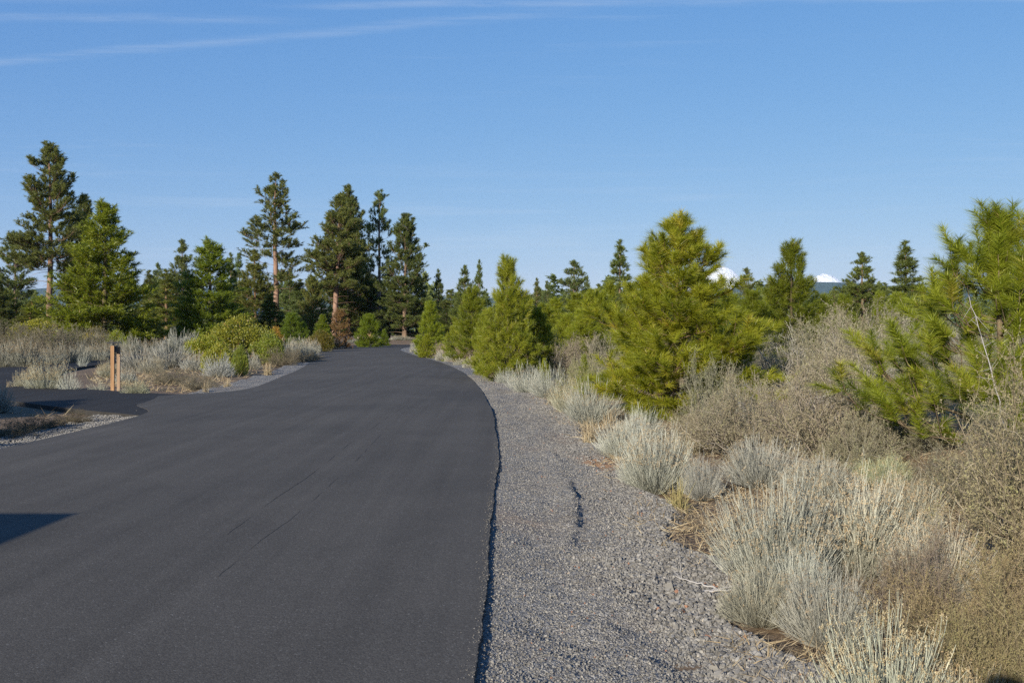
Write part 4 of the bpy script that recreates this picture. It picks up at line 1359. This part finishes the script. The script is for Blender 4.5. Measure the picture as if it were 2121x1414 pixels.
rb('mound', 404, 768, 722, 50, 'ash grey rabbitbrush touching the low green manzanita', GL, var=2, tint=(0.84, 0.82, 0.85))
rb('mound', 318, 772, 730, 60, 'brownish grey rabbitbrush low between the two big ones', GL, var=3, tint=(0.8, 0.75, 0.7))
rb('mound', 455, 775, 735, 60, 'silver rabbitbrush below the low green manzanita', GL, var=1, tint=(1.0, 1.0, 1.1))
rb('mound', 480, 752, 712, 60, 'pale rabbitbrush peeking between the manzanitas', GL, var=2, tint=(1.05, 1.0, 1.0))
rb('mound', 520, 760, 722, 44, 'grey rabbitbrush under the round manzanita', GL, var=0, tint=(0.85, 0.82, 0.82))
rb('mound', 372, 728, 683, 70, 'pale rabbitbrush clump behind the low green manzanita', GL, var=1)
rb('mound', 440, 722, 680, 40, 'little pale rabbitbrush behind the round manzanita', GL, var=1)
for px_, py_, t_, w_, lb in ((15, 757, 692, 70, 'grey rabbitbrush across the drive, cut by the photo edge'), (52, 757, 692, 70, 'grey rabbitbrush across the drive, second from the photo edge'),
                             (108, 752, 704, 56, 'low pale rabbitbrush across the drive behind the seedy one'), (140, 750, 697, 66, 'brightest silver rabbitbrush across the drive'),
                             (168, 748, 705, 40, 'brownish rabbitbrush across the drive beside the brightest one'), (203, 745, 699, 54, 'grey rabbitbrush across the drive behind the marker'),
                             (232, 735, 700, 44, 'shaded grey rabbitbrush above the marker roof'), (268, 732, 692, 50, 'bluish grey rabbitbrush just above the marker'),
                             (312, 728, 694, 60, 'long low grey rabbitbrush behind the two big ones')):
    rb('mound', px_, py_ + 1, t_ + 3, w_, lb, GL, tint=(0.74, 0.72, 0.70))
rb('mound', -6, 845, 782, 60, 'shaded rabbitbrush at the photo edge below the driveway', GL, tint=(0.8, 0.8, 0.85))
for px_, py_, t_, w_, lb in ((30, 733, 664, 110, 'brown brush along the drive, cut by the photo edge'), (95, 735, 668, 110, 'brown brush along the drive below the tallest pine'),
                             (160, 733, 672, 110, 'brown brush along the drive before the largest young pine'), (210, 731, 682, 70, 'brown brush along the drive next to green manzanita'),
                             (345, 790, 757, 70, 'low brown tangle on the bank beside the road'), (415, 800, 772, 60, 'low brown tangle nearest the road gravel')):
    bb('bitter', px_, py_, t_, w_, lb, 'brown brush on the driveway side', tint=(0.85, 0.82, 0.78))


for px_, py_, t_, w_, lb in ((18, 893, 868, 90, 'dark shade-tinted scrub on the bank, cut by the photo edge'), (85, 880, 856, 80, 'dark shade-tinted scrub in the middle of the bank below the driveway'),
                             (150, 868, 848, 60, 'dark shade-tinted scrub at the tip of the bank below the driveway')):
    bb('bitter', px_, py_, t_, w_, lb, 'dark scrub on the shaded bank', tint=(0.55, 0.5, 0.45))  # added scrub; the bank's shade is put into its dark tint


def mz(kitname, px, py, top, w, label, **kw):
    return plant(kitname, px, py, top, w, label, 'shrub', 'manzanita', group='green manzanita shrubs', **kw)


mz('manz_big', 500, 746, 656, 140, 'big round yellow-green manzanita dome', tint=(0.88, 0.88, 0.75), rz=0.3)
mz('manz', 556, 752, 690, 70, 'dark green manzanita joined to the big round dome', tint=(0.72, 0.85, 0.8))
mz('manz', 425, 755, 694, 90, 'low spreading bright green manzanita behind ash grey brush', tint=(0.95, 1.0, 0.8), var=1)
mz('manz', 455, 770, 712, 66, 'light green manzanita in front of the round dome', tint=(1.05, 1.05, 0.8), var=2)
mz('manz', 500, 772, 716, 34, 'small dark green manzanita under the round dome', tint=(0.75, 0.9, 0.8), var=0)
mz('manz', 285, 726, 655, 96, 'tall olive manzanita with a shaded dark side behind the marker', tint=(0.85, 0.85, 0.75), var=0)
mz('manz', 198, 728, 675, 60, 'yellowish manzanita below the largest young pine', tint=(1.2, 1.0, 0.7), var=1)
mz('manz', 243, 728, 684, 48, 'vivid green low manzanita above the marker', tint=(0.95, 1.1, 0.6), var=2)
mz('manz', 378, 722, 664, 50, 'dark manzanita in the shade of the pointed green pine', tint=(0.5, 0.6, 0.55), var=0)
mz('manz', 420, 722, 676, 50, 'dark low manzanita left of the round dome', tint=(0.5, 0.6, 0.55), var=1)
mz('manz', 90, 718, 660, 120, 'yellow-leaved manzanita band below the tallest pine', tint=(1.1, 1.05, 0.7), var=1)
mz('manz', 664, 728, 684, 56, 'dark brown-green manzanita mound near the road bend', tint=(0.5, 0.42, 0.45), var=2)
mz('manz', 572, 738, 678, 36, 'rust-tinted manzanita behind the round dome', tint=(1.3, 0.75, 0.6), var=0)
mz('manz', 882, 733, 706, 34, 'small green manzanita at the farthest slim pine', tint=(0.9, 1.0, 0.7), var=0)
for px_, py_, t_, w_, lb in ((598, 738, 692, 46, 'pale rabbitbrush right behind the dark green manzanita'), (625, 735, 690, 44, 'brightest pale rabbitbrush before the road bend'), (648, 730, 697, 36, 'pale rabbitbrush beside the brown-green mound'),
                             (588, 742, 712, 34, 'shaded grey rabbitbrush below the bright pale ones'), (640, 742, 715, 40, 'bluish shaded rabbitbrush close to the road bend')):
    rb('mound', px_, py_, t_, w_, lb, GL, tint=(0.9, 0.88, 0.88))
for k_, (px_, py_, t_, w_) in enumerate(sorted(((675, 720, 706, 22), (690, 718, 702, 20), (704, 718, 704, 16), (722, 715, 697, 22), (735, 714.5, 702, 18), (708, 712, 694, 26), (660, 722, 708, 18), (692, 712, 696, 24)))):
    rb('mound', px_, py_, t_, w_, ORD[k_] + ' small round grey shrub from the manzanita mound along the outer bend', 'small grey shrubs along the outer bend', tint=(0.9, 0.88, 0.86))
for k_, (px_, py_, t_, w_) in enumerate(sorted(((772, 712, 692, 24), (788, 712.5, 697, 26), (826, 712, 692, 30), (845, 712, 696, 20), (858, 712, 698, 20), (812, 711, 698, 18)))):
    rb('mound', px_, py_, t_, w_, ORD[k_] + ' grey shrub counted from the tan boulder across the road end', 'grey shrubs across the road end', tint=(0.9, 0.88, 0.86))
bb('bitter', 585, 755, 715, 60, 'dark brown brush beside the dark green manzanita', 'brown brush on the driveway side', tint=(0.7, 0.65, 0.6))
bb('bitter', 625, 748, 722, 60, 'dark brush spilling to the road gravel', 'brown brush on the driveway side', tint=(0.6, 0.58, 0.55))
# dry grass tufts that stand alone
for px_, py_, t_, w_, lb in ((19, 802, 785, 34, 'straw yellow grass tuft at the driveway edge'), (425, 806, 786, 26, 'tan grass tuft at the road gravel, lower one'), (555, 772, 748, 36, 'tan grass tuft under the dark green manzanita'),
                             (470, 800, 780, 30, 'tan grass tuft on the road gravel rim'), (392, 800, 782, 26, 'green-tinged tuft on the dark bank')):
    plant('grass', px_, py_, t_, w_, lb, 'grass tuft', 'grass_tuft')
plant('grass', 1222, 905, 862, 60, 'straw grass tuft on the gravel beside pale rabbitbrush', 'grass tuft', 'grass_tuft')
plant('grass', 1405, 1040, 985, 60, 'olive grass tuft between two rabbitbrush clumps', 'grass tuft', 'grass_tuft', tint=(0.8, 0.85, 0.6))
plant('grass', 1262, 872, 845, 40, 'yellow grass tuft under the big bright pine', 'grass tuft', 'grass_tuft')


# ------------------------------------------------------------------ scattered litter and thin grass (nobody could count it)
def scatter_litter():
    rg = np.random.default_rng(31)
    mb = MB()
    # island bank and verge on the driveway side
    n = 90000
    y = 14 + 66 * rg.random(n) ** 1.6
    x = -4 - rg.random(n) * (6 + 0.42 * y)
    c = road_clear(x, y)
    ok = (c > np.where(y > 25, 1.35, 0.9)) & (c < 14)
    ok &= ~((y < 22.5) & (rg.random(n) < 0.7))
    x, y, c = x[ok], y[ok], c[ok]
    pa = np.sin(x * 1.1 + 2) * np.sin(y * 0.8) + 0.7 * np.sin(x * 2.7 + y * 1.9)
    ok = rg.random(len(x)) < 0.35 + 0.4 * pa
    x, y = x[ok], y[ok]
    b = np.stack([x, y, gz(x, y) + 0.01], 1)
    up = rg.random(len(b)) ** 2.2
    d = unit(np.concatenate([rg.normal(size=(len(b), 2)), (0.15 + 1.6 * up)[:, None]], 1))
    ln = rg.uniform(0.08, 0.24, len(b)) * (1 + y / 60)
    mb.blades(b, b + d * ln[:, None], 0.012 * (1 + y / 50), np.clip(0.45 + 0.2 * rg.normal(size=len(b)), 0, 1), rg)
    o = link('dry_grass', mb.mesh('dry_grass', M['dry']))
    tag(o, 'thin dry grass and needle litter over the driveway side soil', 'grass', kind='stuff')
    mb = MB()
    n = 90000
    y = 4.0 + 40 * rg.random(n) ** 1.8
    rx = np.interp(y, R0[:, 1], R0[:, 0])
    x = rx + 1.15 + rg.random(n) ** 1.3 * (2.5 + 0.22 * y)
    c = x - rx
    pa = np.sin(x * 2.1 + 2) * np.sin(y * 1.3) + 0.7 * np.sin(x * 4.7 + y * 2.9)
    ok = rg.random(n) < sstep(c, 1.05, 2.0) * (0.55 + 0.4 * pa)
    x, y = x[ok], y[ok]
    b = np.stack([x, y, np.maximum(gz(x, y), -0.075) + 0.01], 1)
    up = rg.random(len(b)) ** 2.4
    d = unit(np.concatenate([rg.normal(size=(len(b), 2)), (0.08 + 1.3 * up)[:, None]], 1))
    ln = rg.uniform(0.05, 0.20, len(b))
    mb.blades(b, b + d * ln[:, None], 0.0055 * (1 + y / 25), np.clip(0.45 + 0.22 * rg.normal(size=len(b)), 0, 1), rg)
    o = link('dry_grass', mb.mesh('dry_grass', M['dry']))
    tag(o, 'dry stems and litter under the brush behind the gravel', 'grass', kind='stuff')


scatter_litter()


# ------------------------------------------------------------------ dead branch leaning by the close pine, dead sticks on the gravel rim
def dead_branch(name, pts, r0, side, label, seed):
    rg = np.random.default_rng(seed)
    p = np.array(pts, float)
    t = np.linspace(0, 1, 14)
    s = np.linspace(0, 1, len(p))
    q = np.stack([np.interp(t, s, p[:, i]) for i in range(3)], 1) + rg.normal(size=(14, 3)) * 0.004
    mb = MB()
    mb.tubes(q[None], (np.linspace(1, 0.35, 14) * r0)[None], 6, 0.7)
    if side:
        i = rg.integers(2, 13, side)
        d = unit(rg.normal(size=(side, 3)))
        e = q[i] + d * rg.uniform(0.05, 0.22, side)[:, None]
        mb.tubes(bez(q[i], d, e, 3), np.broadcast_to(np.array([0.35, 0.25, 0.12]) * r0, (side, 3)), 4, 0.8)
    o = link(name, mb.mesh(name, M['deadwood'], True))
    tag(o, label, 'branch')
    return o


def W(px, py, D):
    return ((px - 1060.5) * D / F, D, HC - (py - YH) * D / F)


dead_branch('dead_branch', [W(2085, 900, 8.6), W(2062, 800, 8.6), W(2035, 705, 8.7), W(2008, 612, 8.8)], 0.0065, 16, 'bare silver dead branch rising in front of the close pine', 3)
xg, yg = P(1450, 1215)
for k_, (dx, dy, a, L, lb) in enumerate(((0, 0, 0.3, 0.34, 'straw coloured dead stick on the gravel rim, longest'), (0.12, 0.05, 2.6, 0.28, 'straw coloured dead stick crossing the longest one'), (0.05, -0.06, -0.25, 0.24, 'short dead stick beside the crossed pair'))):
    zb = -0.05 + 0.012 * k_
    o = dead_branch('dead_stick', [(xg + dx, yg + dy, zb + 0.012), (xg + dx + math.cos(a) * L, yg + dy + math.sin(a) * L, zb + 0.05)], 0.008, 2, lb, 5 + k_)


# ------------------------------------------------------------------ twin post marker at the driveway
def marker():
    M['cedar'] = bark_material('cedar_post', (0.22, 0.12, 0.06), (0.39, 0.235, 0.125), 9.0, (1, 1, 0.08))
    M['cedar_grey'] = bark_material('weathered_cedar_post', (0.22, 0.15, 0.095), (0.36, 0.25, 0.17), 9.0, (1, 1, 0.08))
    M['black_metal'] = plain_material('black_metal', (0.022, 0.024, 0.03), 0.45, 0.5, 0.3)
    M['pane'] = plain_material('frosted_dark_glass', (0.05, 0.065, 0.095), 0.25, 0.5, 0.2)
    M['galv'] = plain_material('pale_bracket', (0.42, 0.40, 0.36), 0.6, 0.3)
    x0, y0 = (233 - 1060.5) * 28.4 / F, 28.4
    x1, y1 = (245.5 - 1060.5) * 28.75 / F, 28.75
    z0 = gz1(x0, y0)
    z1 = gz1(x1, y1)
    root = link('address_marker', None, None, (x0, y0, z0))
    tag(root, 'twin cedar post marker with dark roofed lantern box at the driveway', 'marker')

    def part(name, boxes, mat, parent=root):
        mb = MB()
        for c, s, rz in boxes:
            mb.box(c, s, rz)
        me = mb.mesh(name, mat)
        o = link(name, me, parent)
        if not parent.data is None:
            o.parent = parent
        bv = o.modifiers.new('edge', 'BEVEL'); bv.width = 0.006; bv.segments = 2
        return o
    dx, dy = x1 - x0, y1 - y0
    t0 = HC - (716 - YH) * y0 / F - z0
    t1 = HC - (718 - YH) * y1 / F - z0
    rz = 0.22
    part('post', [((0, 0, (t0 - 0.3) / 2), (0.098, 0.098, t0 + 0.3), rz)], M['cedar'])
    part('post', [((dx, dy, (t1 - 0.35) / 2), (0.092, 0.092, t1 + 0.35), rz)], M['cedar_grey'])
    cx, cy = dx / 2, dy / 2
    box = part('lantern_box', [((cx, cy, t0 - 0.09), (0.075, 0.20, 0.20), rz)], M['black_metal'])
    part('pane', [((cx + 0.005, cy - 0.13, t0 - 0.10), (0.062, 0.012, 0.13), rz)], M['pane'], box)
    part('bracket', [((cx - 0.055, cy - 0.02, t0 + 0.025), (0.028, 0.03, 0.09), rz)], M['galv'])
    part('bracket', [((cx + 0.065, cy + 0.02, t0 + 0.025), (0.028, 0.03, 0.09), rz)], M['galv'])
    part('roof', [((cx - 0.03, cy, t0 + 0.085), (0.34, 0.52, 0.022), rz)], M['black_metal'])
    part('crossbar', [((cx + 0.03, cy - 0.05, t0 - 0.225), (0.17, 0.03, 0.018), rz)], M['black_metal'])
    part('crossbar', [((cx + 0.055, cy - 0.05, t0 - 0.17), (0.10, 0.03, 0.016), rz)], M['black_metal'])


marker()


# ------------------------------------------------------------------ boulder, stub post, house beyond the trees
def boulder(x, y, sx, sy, sz, label, seed, col):
    import bmesh
    bm = bmesh.new()
    bmesh.ops.create_icosphere(bm, subdivisions=4, radius=1.0)
    rg = np.random.default_rng(seed)
    ks = rg.normal(size=(10, 3)) * 2.0
    ph = rg.uniform(0, 6.28, 10)
    pl = unit(rg.normal(size=(9, 3)))
    for v in bm.verts:
        c = np.array(v.co)
        r = 1 + 0.06 * sum(math.sin(float(k @ c) + p) for k, p in zip(ks, ph)) / 2
        c = c * r
        for q in pl:                                        # broken flat faces
            d = float(q @ c) - 0.74
            if d > 0:
                c = c - q * d * 0.85
        v.co = (c[0] * sx, c[1] * sy, c[2] * sz)
    me = bpy.data.meshes.new('boulder')
    bm.to_mesh(me); bm.free()
    me.materials.append(plain_material('boulder_rock', col, 0.9, 0.1, 0.35, 3.0))
    for p in me.polygons:
        p.use_smooth = True
    o = link('boulder', me, None, (x, y, gz1(x, y) + sz * 0.45))
    tag(o, label, 'boulder')


boulder((763 - 1060.5) * 142 / F, 142, 0.95, 0.8, 0.72, 'tan orange boulder across the far road bend', 2, (0.42, 0.26, 0.13))
boulder((748 - 1060.5) * 141 / F, 141, 0.6, 0.5, 0.4, 'low pale rock beside the tan orange boulder', 3, (0.36, 0.29, 0.22))
xs_, ys_ = (716 - 1060.5) * 118 / F, 118
mbp = MB(); mbp.box((0, 0, 0.6), (0.17, 0.17, 1.5)); mbp.box((0, 0, 1.37), (0.21, 0.21, 0.05))
tag(link('stub_post', mbp.mesh('stub_post', M['black_metal']), None, (xs_, ys_, gz1(xs_, ys_))), 'short dark post among grey shrubs at the far bend', 'post')


def house():
    D = 185
    x = (612 - 1060.5) * D / F
    z = gz1(x, D)
    root = link('house', None, None, (x, D, z), (0, 0, 0.25))
    tag(root, 'low house with pale grey roof half hidden behind pines', 'house')
    M['siding'] = plain_material('house_siding', (0.20, 0.16, 0.12), 0.8, 0.2, 0.2, 3)
    M['roofing'] = plain_material('pale_roofing', (0.42, 0.41, 0.40), 0.8, 0.2, 0.15, 4)
    M['window_glass'] = plain_material('window_glass', (0.04, 0.05, 0.06), 0.1, 0.6, 0.1)
    eave, ridge_z, hl, hw = 4.1, 5.9, 7.0, 4.0
    mb = MB()
    mb.box((0, 0, eave / 2 - 0.3), (hl * 2, hw * 2, eave + 0.6))
    mb.add([(-hl, -hw, eave), (-hl, hw, eave), (-hl, 0, ridge_z - 0.1), (hl, -hw, eave), (hl, hw, eave), (hl, 0, ridge_z - 0.1)], [(0, 1, 2), (3, 5, 4)])
    link('wall', mb.mesh('wall', M['siding']), root)
    mb = MB()
    o_ = 0.6
    zz = eave - o_ * (ridge_z - eave) / hw + 0.05
    V = [(-hl - o_, -hw - o_, zz), (hl + o_, -hw - o_, zz), (hl + o_, 0, ridge_z), (-hl - o_, 0, ridge_z), (-hl - o_, hw + o_, zz), (hl + o_, hw + o_, zz)]
    V2 = [(a, b, c + 0.18) for a, b, c in V]
    mb.add(V + V2, [(0, 3, 2, 1), (3, 4, 5, 2), (6, 7, 8, 9), (9, 8, 11, 10), (0, 1, 7, 6), (4, 10, 11, 5), (0, 6, 9, 3), (3, 9, 10, 4), (1, 2, 8, 7), (2, 5, 11, 8)])
    link('roof', mb.mesh('roof', M['roofing']), root)
    for wx in (-4.2, 0.2, 4.4):
        mb = MB(); mb.box((wx, -hw - 0.03, 1.9), (1.5, 0.08, 1.3))
        link('window', mb.mesh('window', M['window_glass']), root)


house()


# ------------------------------------------------------------------ far wood, ridge and snowy mountain
def far_wood():
    """the continuous dark tree line far behind everything, one mass"""
    rg = np.random.default_rng(61)
    base = pine(161, 12, 0.8, 2.4, conic(0.75), 14, 4, shoot=0.6, nl=0.65, nn=5, nw=0.31, sub=2.0, needle=NO, bark=BO, bk_sides=3, gap=0.06)
    me = base['crown']
    nv = len(me.vertices)
    co = np.empty(nv * 3, np.float32); me.vertices.foreach_get('co', co); co = co.reshape(-1, 3).astype(float)
    nf = len(me.polygons)
    fc = np.empty(nf * 3, np.int32); me.loops.foreach_get('vertex_index', fc); fc = fc.reshape(-1, 3)
    vr = np.empty(nv, np.float32); me.attributes['vary'].data.foreach_get('value', vr)
    mb = MB()
    n = 360
    for i in range(n):
        D = rg.uniform(190, 480)
        px = rg.uniform(-200, 2320)
        x = (px - 1060.5) * D / F
        if -40 < x < 45 and D < 145:
            continue
        h = rg.uniform(7.0, 12.5) * (1.0 + (D - 230) / 900) * (1.25 if px < 900 else 1.12)
        w = rg.uniform(1.0, 1.7) * h / 12
        a = rg.uniform(0, 6.28)
        ca, sa_ = math.cos(a), math.sin(a)
        p = np.stack([(co[:, 0] * ca - co[:, 1] * sa_) * w + x, (co[:, 0] * sa_ + co[:, 1] * ca) * w + D, co[:, 2] * h / 12 - 0.3], 1)
        mb.add(p, fc, np.clip(vr + rg.normal() * 0.12, 0, 0.95))
    o = link('far_wood', mb.mesh('far_wood', M['needle_old']))
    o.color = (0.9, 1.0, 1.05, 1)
    tag(o, 'distant mass of pines closing the horizon behind the nearer trees', 'wood', kind='stuff')


far_wood()


def terrain_ridge(name, prof, D, depth, mat, noise_a, seed, n=260, k=40):
    """a long hill: crest height from prof(px) in photo px above the horizon, real width and depth"""
    rg = np.random.default_rng(seed)
    px = np.linspace(-1400, 3500, n)
    t = np.linspace(-1, 1, k)
    X = (px - 1060.5)[None, :] * D / F + 0 * t[:, None]
    Yg = D + t[:, None] * depth + 0 * X
    crest = np.array([prof(p) for p in px]) * D / F
    sh = np.clip(1 - np.abs(t) ** 1.25, 0, 1)[:, None]
    Z = crest[None, :] * sh
    for f, a in ((9, 1.0), (17, 0.6), (33, 0.35), (61, 0.2), (120, 0.12)):
        Z = Z + noise_a * a * crest.max() * np.sin(X / D * f + rg.uniform(0, 6)) * np.sin(Yg / D * f * 1.3 + rg.uniform(0, 6) + 2 * np.sin(X / D * f * .6)) * sh
    Z -= 8
    mb = MB()
    i = (np.arange(k - 1)[:, None] * n + np.arange(n - 1)[None, :]).reshape(-1)
    mb.add(np.stack([X, Yg, Z], -1), np.stack([i, i + 1, i + 1 + n, i + n], 1))
    tag(link(name, mb.mesh(name, mat, True)), kind='structure')


def snow_material():
    m, n = material('snow_and_forest_slopes')
    g = n.n('ShaderNodeNewGeometry')
    s = n.n('ShaderNodeSeparateXYZ')
    n.l(g.outputs['Position'], s.inputs[0])
    f = n.noise(g.outputs['Position'], 0.004, 6, 0.65)
    z = n.math('ADD', s.outputs[2], n.math('MULTIPLY', n.math('SUBTRACT', f, 0.5), 260.0))
    col = n.mix(n.smooth(z, 430.0, 520.0), (0.045, 0.06, 0.05), (0.85, 0.86, 0.88))
    rib = n.noise(w_map(n, g.outputs['Position'], (1.0, 0.3, 0.25)), 0.022, 6, 0.7, 0.6)
    col = n.mix(n.math('MULTIPLY', n.smooth(rib, 0.57, 0.66), 0.55), col, (0.16, 0.16, 0.17))
    finish(n, principled(n, col, 0.9, 0.1, bump(n, rib, 1.0, 45.0)))
    return m


def gauss(p, c, w):
    return math.exp(-((p - c) / w) ** 2)


M['snow'] = snow_material()
M['forest_hill'] = plain_material('forested_hill', (0.035, 0.05, 0.035), 0.95, 0.05, 0.4, 0.01)
terrain_ridge('mountain', lambda p: 60 + 64 * gauss(p, 1498, 62) + 26 * gauss(p, 1430, 110) + 52 * gauss(p, 1700, 52) + 24 * gauss(p, 1765, 90), 12200, 1100, M['snow'], 0.012, 5)
terrain_ridge('hill', lambda p: 72 + 36 * gauss(p, 1690, 240) + 14 * gauss(p, 1260, 160) + 30 * gauss(p, 2250, 280) + 26 * gauss(p, 300, 500), 10300, 700, M['forest_hill'], 0.02, 6)

# ------------------------------------------------------------------ air
mbh = MB()
mbh.box((0, 0, 386), (27400, 27400, 790))
me_h = mbh.mesh('haze', [])
mh, nh = material('thin_air_haze')
pv = nh.n('ShaderNodeVolumePrincipled')
pv.inputs['Color'].default_value = (0.45, 0.68, 1.0, 1)
pv.inputs['Density'].default_value = 2.4e-5
pv.inputs['Anisotropy'].default_value = 0.0
oh = nh.n('ShaderNodeOutputMaterial')
nh.l(pv.outputs[0], oh.inputs['Volume'])
me_h.materials.append(mh)
tag(link('haze', me_h), 'thin blue air over the whole valley', 'haze', kind='stuff')


# ------------------------------------------------------------------ what throws the two shadows into the picture: a parked van and the photographer
def van():
    root = link('parked_van', None, None, (-7.26, 1.12, 0.0))
    tag(root, 'grey van parked outside the view, its shadow corner lies on the road', 'van')
    paint = plain_material('van_paint', (0.30, 0.31, 0.33), 0.35, 0.5, 0.03)
    glass = plain_material('van_glass', (0.02, 0.025, 0.03), 0.08, 0.6, 0.1)
    rubber = plain_material('tyre_rubber', (0.02, 0.02, 0.02), 0.85, 0.2)
    alloy = plain_material('wheel_alloy', (0.4, 0.4, 0.41), 0.35, 0.5)
    red = plain_material('tail_lamp_red', (0.35, 0.02, 0.02), 0.3, 0.5)
    # rear end faces the view (+y), bonnet points to -y
    prof_ = [(2.48, 0.32), (2.50, 1.05), (2.44, 1.80), (2.36, 1.95), (-1.0, 1.95), (-1.75, 1.22), (-2.30, 1.05), (-2.42, 0.75), (-2.40, 0.30)]
    n = len(prof_)
    mb = MB()
    V = []
    for sx, k in ((-0.97, 1.0), (-0.90, 1.0), (0.90, 1.0), (0.97, 1.0)):
        for (y, z) in prof_:
            inset = 0.0 if abs(sx) < 0.95 else 0.05
            V.append((sx * (1 - 0.06 * max(0, (z - 1.1))), y * (1 - inset * 0.5), z - (inset if z > 1.5 else 0) + (inset if z < 0.5 else 0)))
    F_ = []
    for a in range(3):
        for i in range(n):
            j = (i + 1) % n
            F_.append((a * n + i, (a + 1) * n + i, (a + 1) * n + j, a * n + j))
    mb.add(V, F_)
    mb.add([V[i] for i in range(n)], [tuple(range(n))])
    mb.add([V[3 * n + i] for i in range(n)], [tuple(range(n))[::-1]])
    body = link('body', mb.mesh('body', paint), root)
    for y in (-1.55, 1.45):
        for sx in (-0.86, 0.86):
            a = np.linspace(0, 2 * math.pi, 25)[:-1]
            mb = MB()
            pts = np.array([[(sx - 0.11, y, 0.33), (sx + 0.11, y, 0.33)]])
            mb.tubes(pts, np.array([[0.33, 0.33]]), 24)
            for s_ in (-0.11, 0.11):
                mb.add([(sx + s_, y + math.cos(t) * 0.33, 0.33 + math.sin(t) * 0.33) for t in a], [tuple(range(24))])
            w_ = link('wheel', mb.mesh('wheel', rubber), root)
            mb = MB()
            o_ = 0.118 if sx > 0 else -0.118
            mb.add([(sx + o_, y + math.cos(t) * 0.2, 0.33 + math.sin(t) * 0.2) for t in a], [tuple(range(24))])
            link('rim', mb.mesh('rim', alloy), w_)
    def pane(name, quad, mat):
        m_ = MB(); m_.add(quad, [(0, 1, 2, 3)]); link(name, m_.mesh(name, mat), root)
    pane('window', [(-0.72, 2.506, 1.12), (0.72, 2.506, 1.12), (0.68, 2.47, 1.72), (-0.68, 2.47, 1.72)], glass)
    pane('windscreen', [(-0.75, -1.70, 1.285), (0.75, -1.70, 1.285), (0.70, -1.06, 1.905), (-0.70, -1.06, 1.905)], glass)
    for sx in (-1, 1):
        for y0, y1 in ((-0.95, 0.1), (0.25, 1.2), (1.35, 2.2)):
            pane('window', [(sx * 0.975, y0, 1.15), (sx * 0.975, y1, 1.15), (sx * 0.93, y1, 1.72), (sx * 0.93, y0, 1.72)], glass)
        mb = MB(); mb.box((sx * 0.86, 2.50, 0.98), (0.14, 0.05, 0.34)); link('tail_lamp', mb.mesh('tail_lamp', red), root)


van()


def photographer():
    me = bpy.data.meshes.new('person')
    J = [((0, -.30, .95), .16), ((0, -.30, 1.15), .15), ((0, -.29, 1.38), .17), ((0, -.27, 1.50), .065), ((0, -.22, 1.60), .10), ((0, -.21, 1.71), .10),
         ((-.10, -.30, .88), .10), ((-.11, -.28, .48), .07), ((-.11, -.32, .10), .05), ((-.11, -.20, .03), .045),
         ((.10, -.30, .88), .10), ((.11, -.28, .48), .07), ((.11, -.32, .10), .05), ((.11, -.20, .03), .045),
         ((-.20, -.28, 1.42), .06), ((-.27, -.20, 1.20), .05), ((-.10, -.06, 1.42), .038), ((.20, -.28, 1.42), .06), ((.27, -.20, 1.20), .05), ((.10, -.06, 1.42), .038)]
    E = [(0, 1), (1, 2), (2, 3), (3, 4), (4, 5), (0, 6), (6, 7), (7, 8), (8, 9), (0, 10), (10, 11), (11, 12), (12, 13), (2, 14), (14, 15), (15, 16), (2, 17), (17, 18), (18, 19)]
    me.from_pydata([j[0] for j in J], E, [])
    me.materials.append(plain_material('dark_jacket', (0.05, 0.06, 0.08), 0.9, 0.1))
    o = link('person', me, None, (-0.20, -0.05, 0.0), (0, 0, 0), (1, 1, 1.07))
    o.modifiers.new('skin', 'SKIN')
    for v, (c, r) in zip(me.skin_vertices[0].data, J):
        v.radius = (r, r)
    me.skin_vertices[0].data[0].use_root = True
    sd = o.modifiers.new('smooth', 'SUBSURF'); sd.levels = sd.render_levels = 2
    tag(o, 'person in a dark jacket standing at the camera, only the shadow shows', 'person')


photographer()
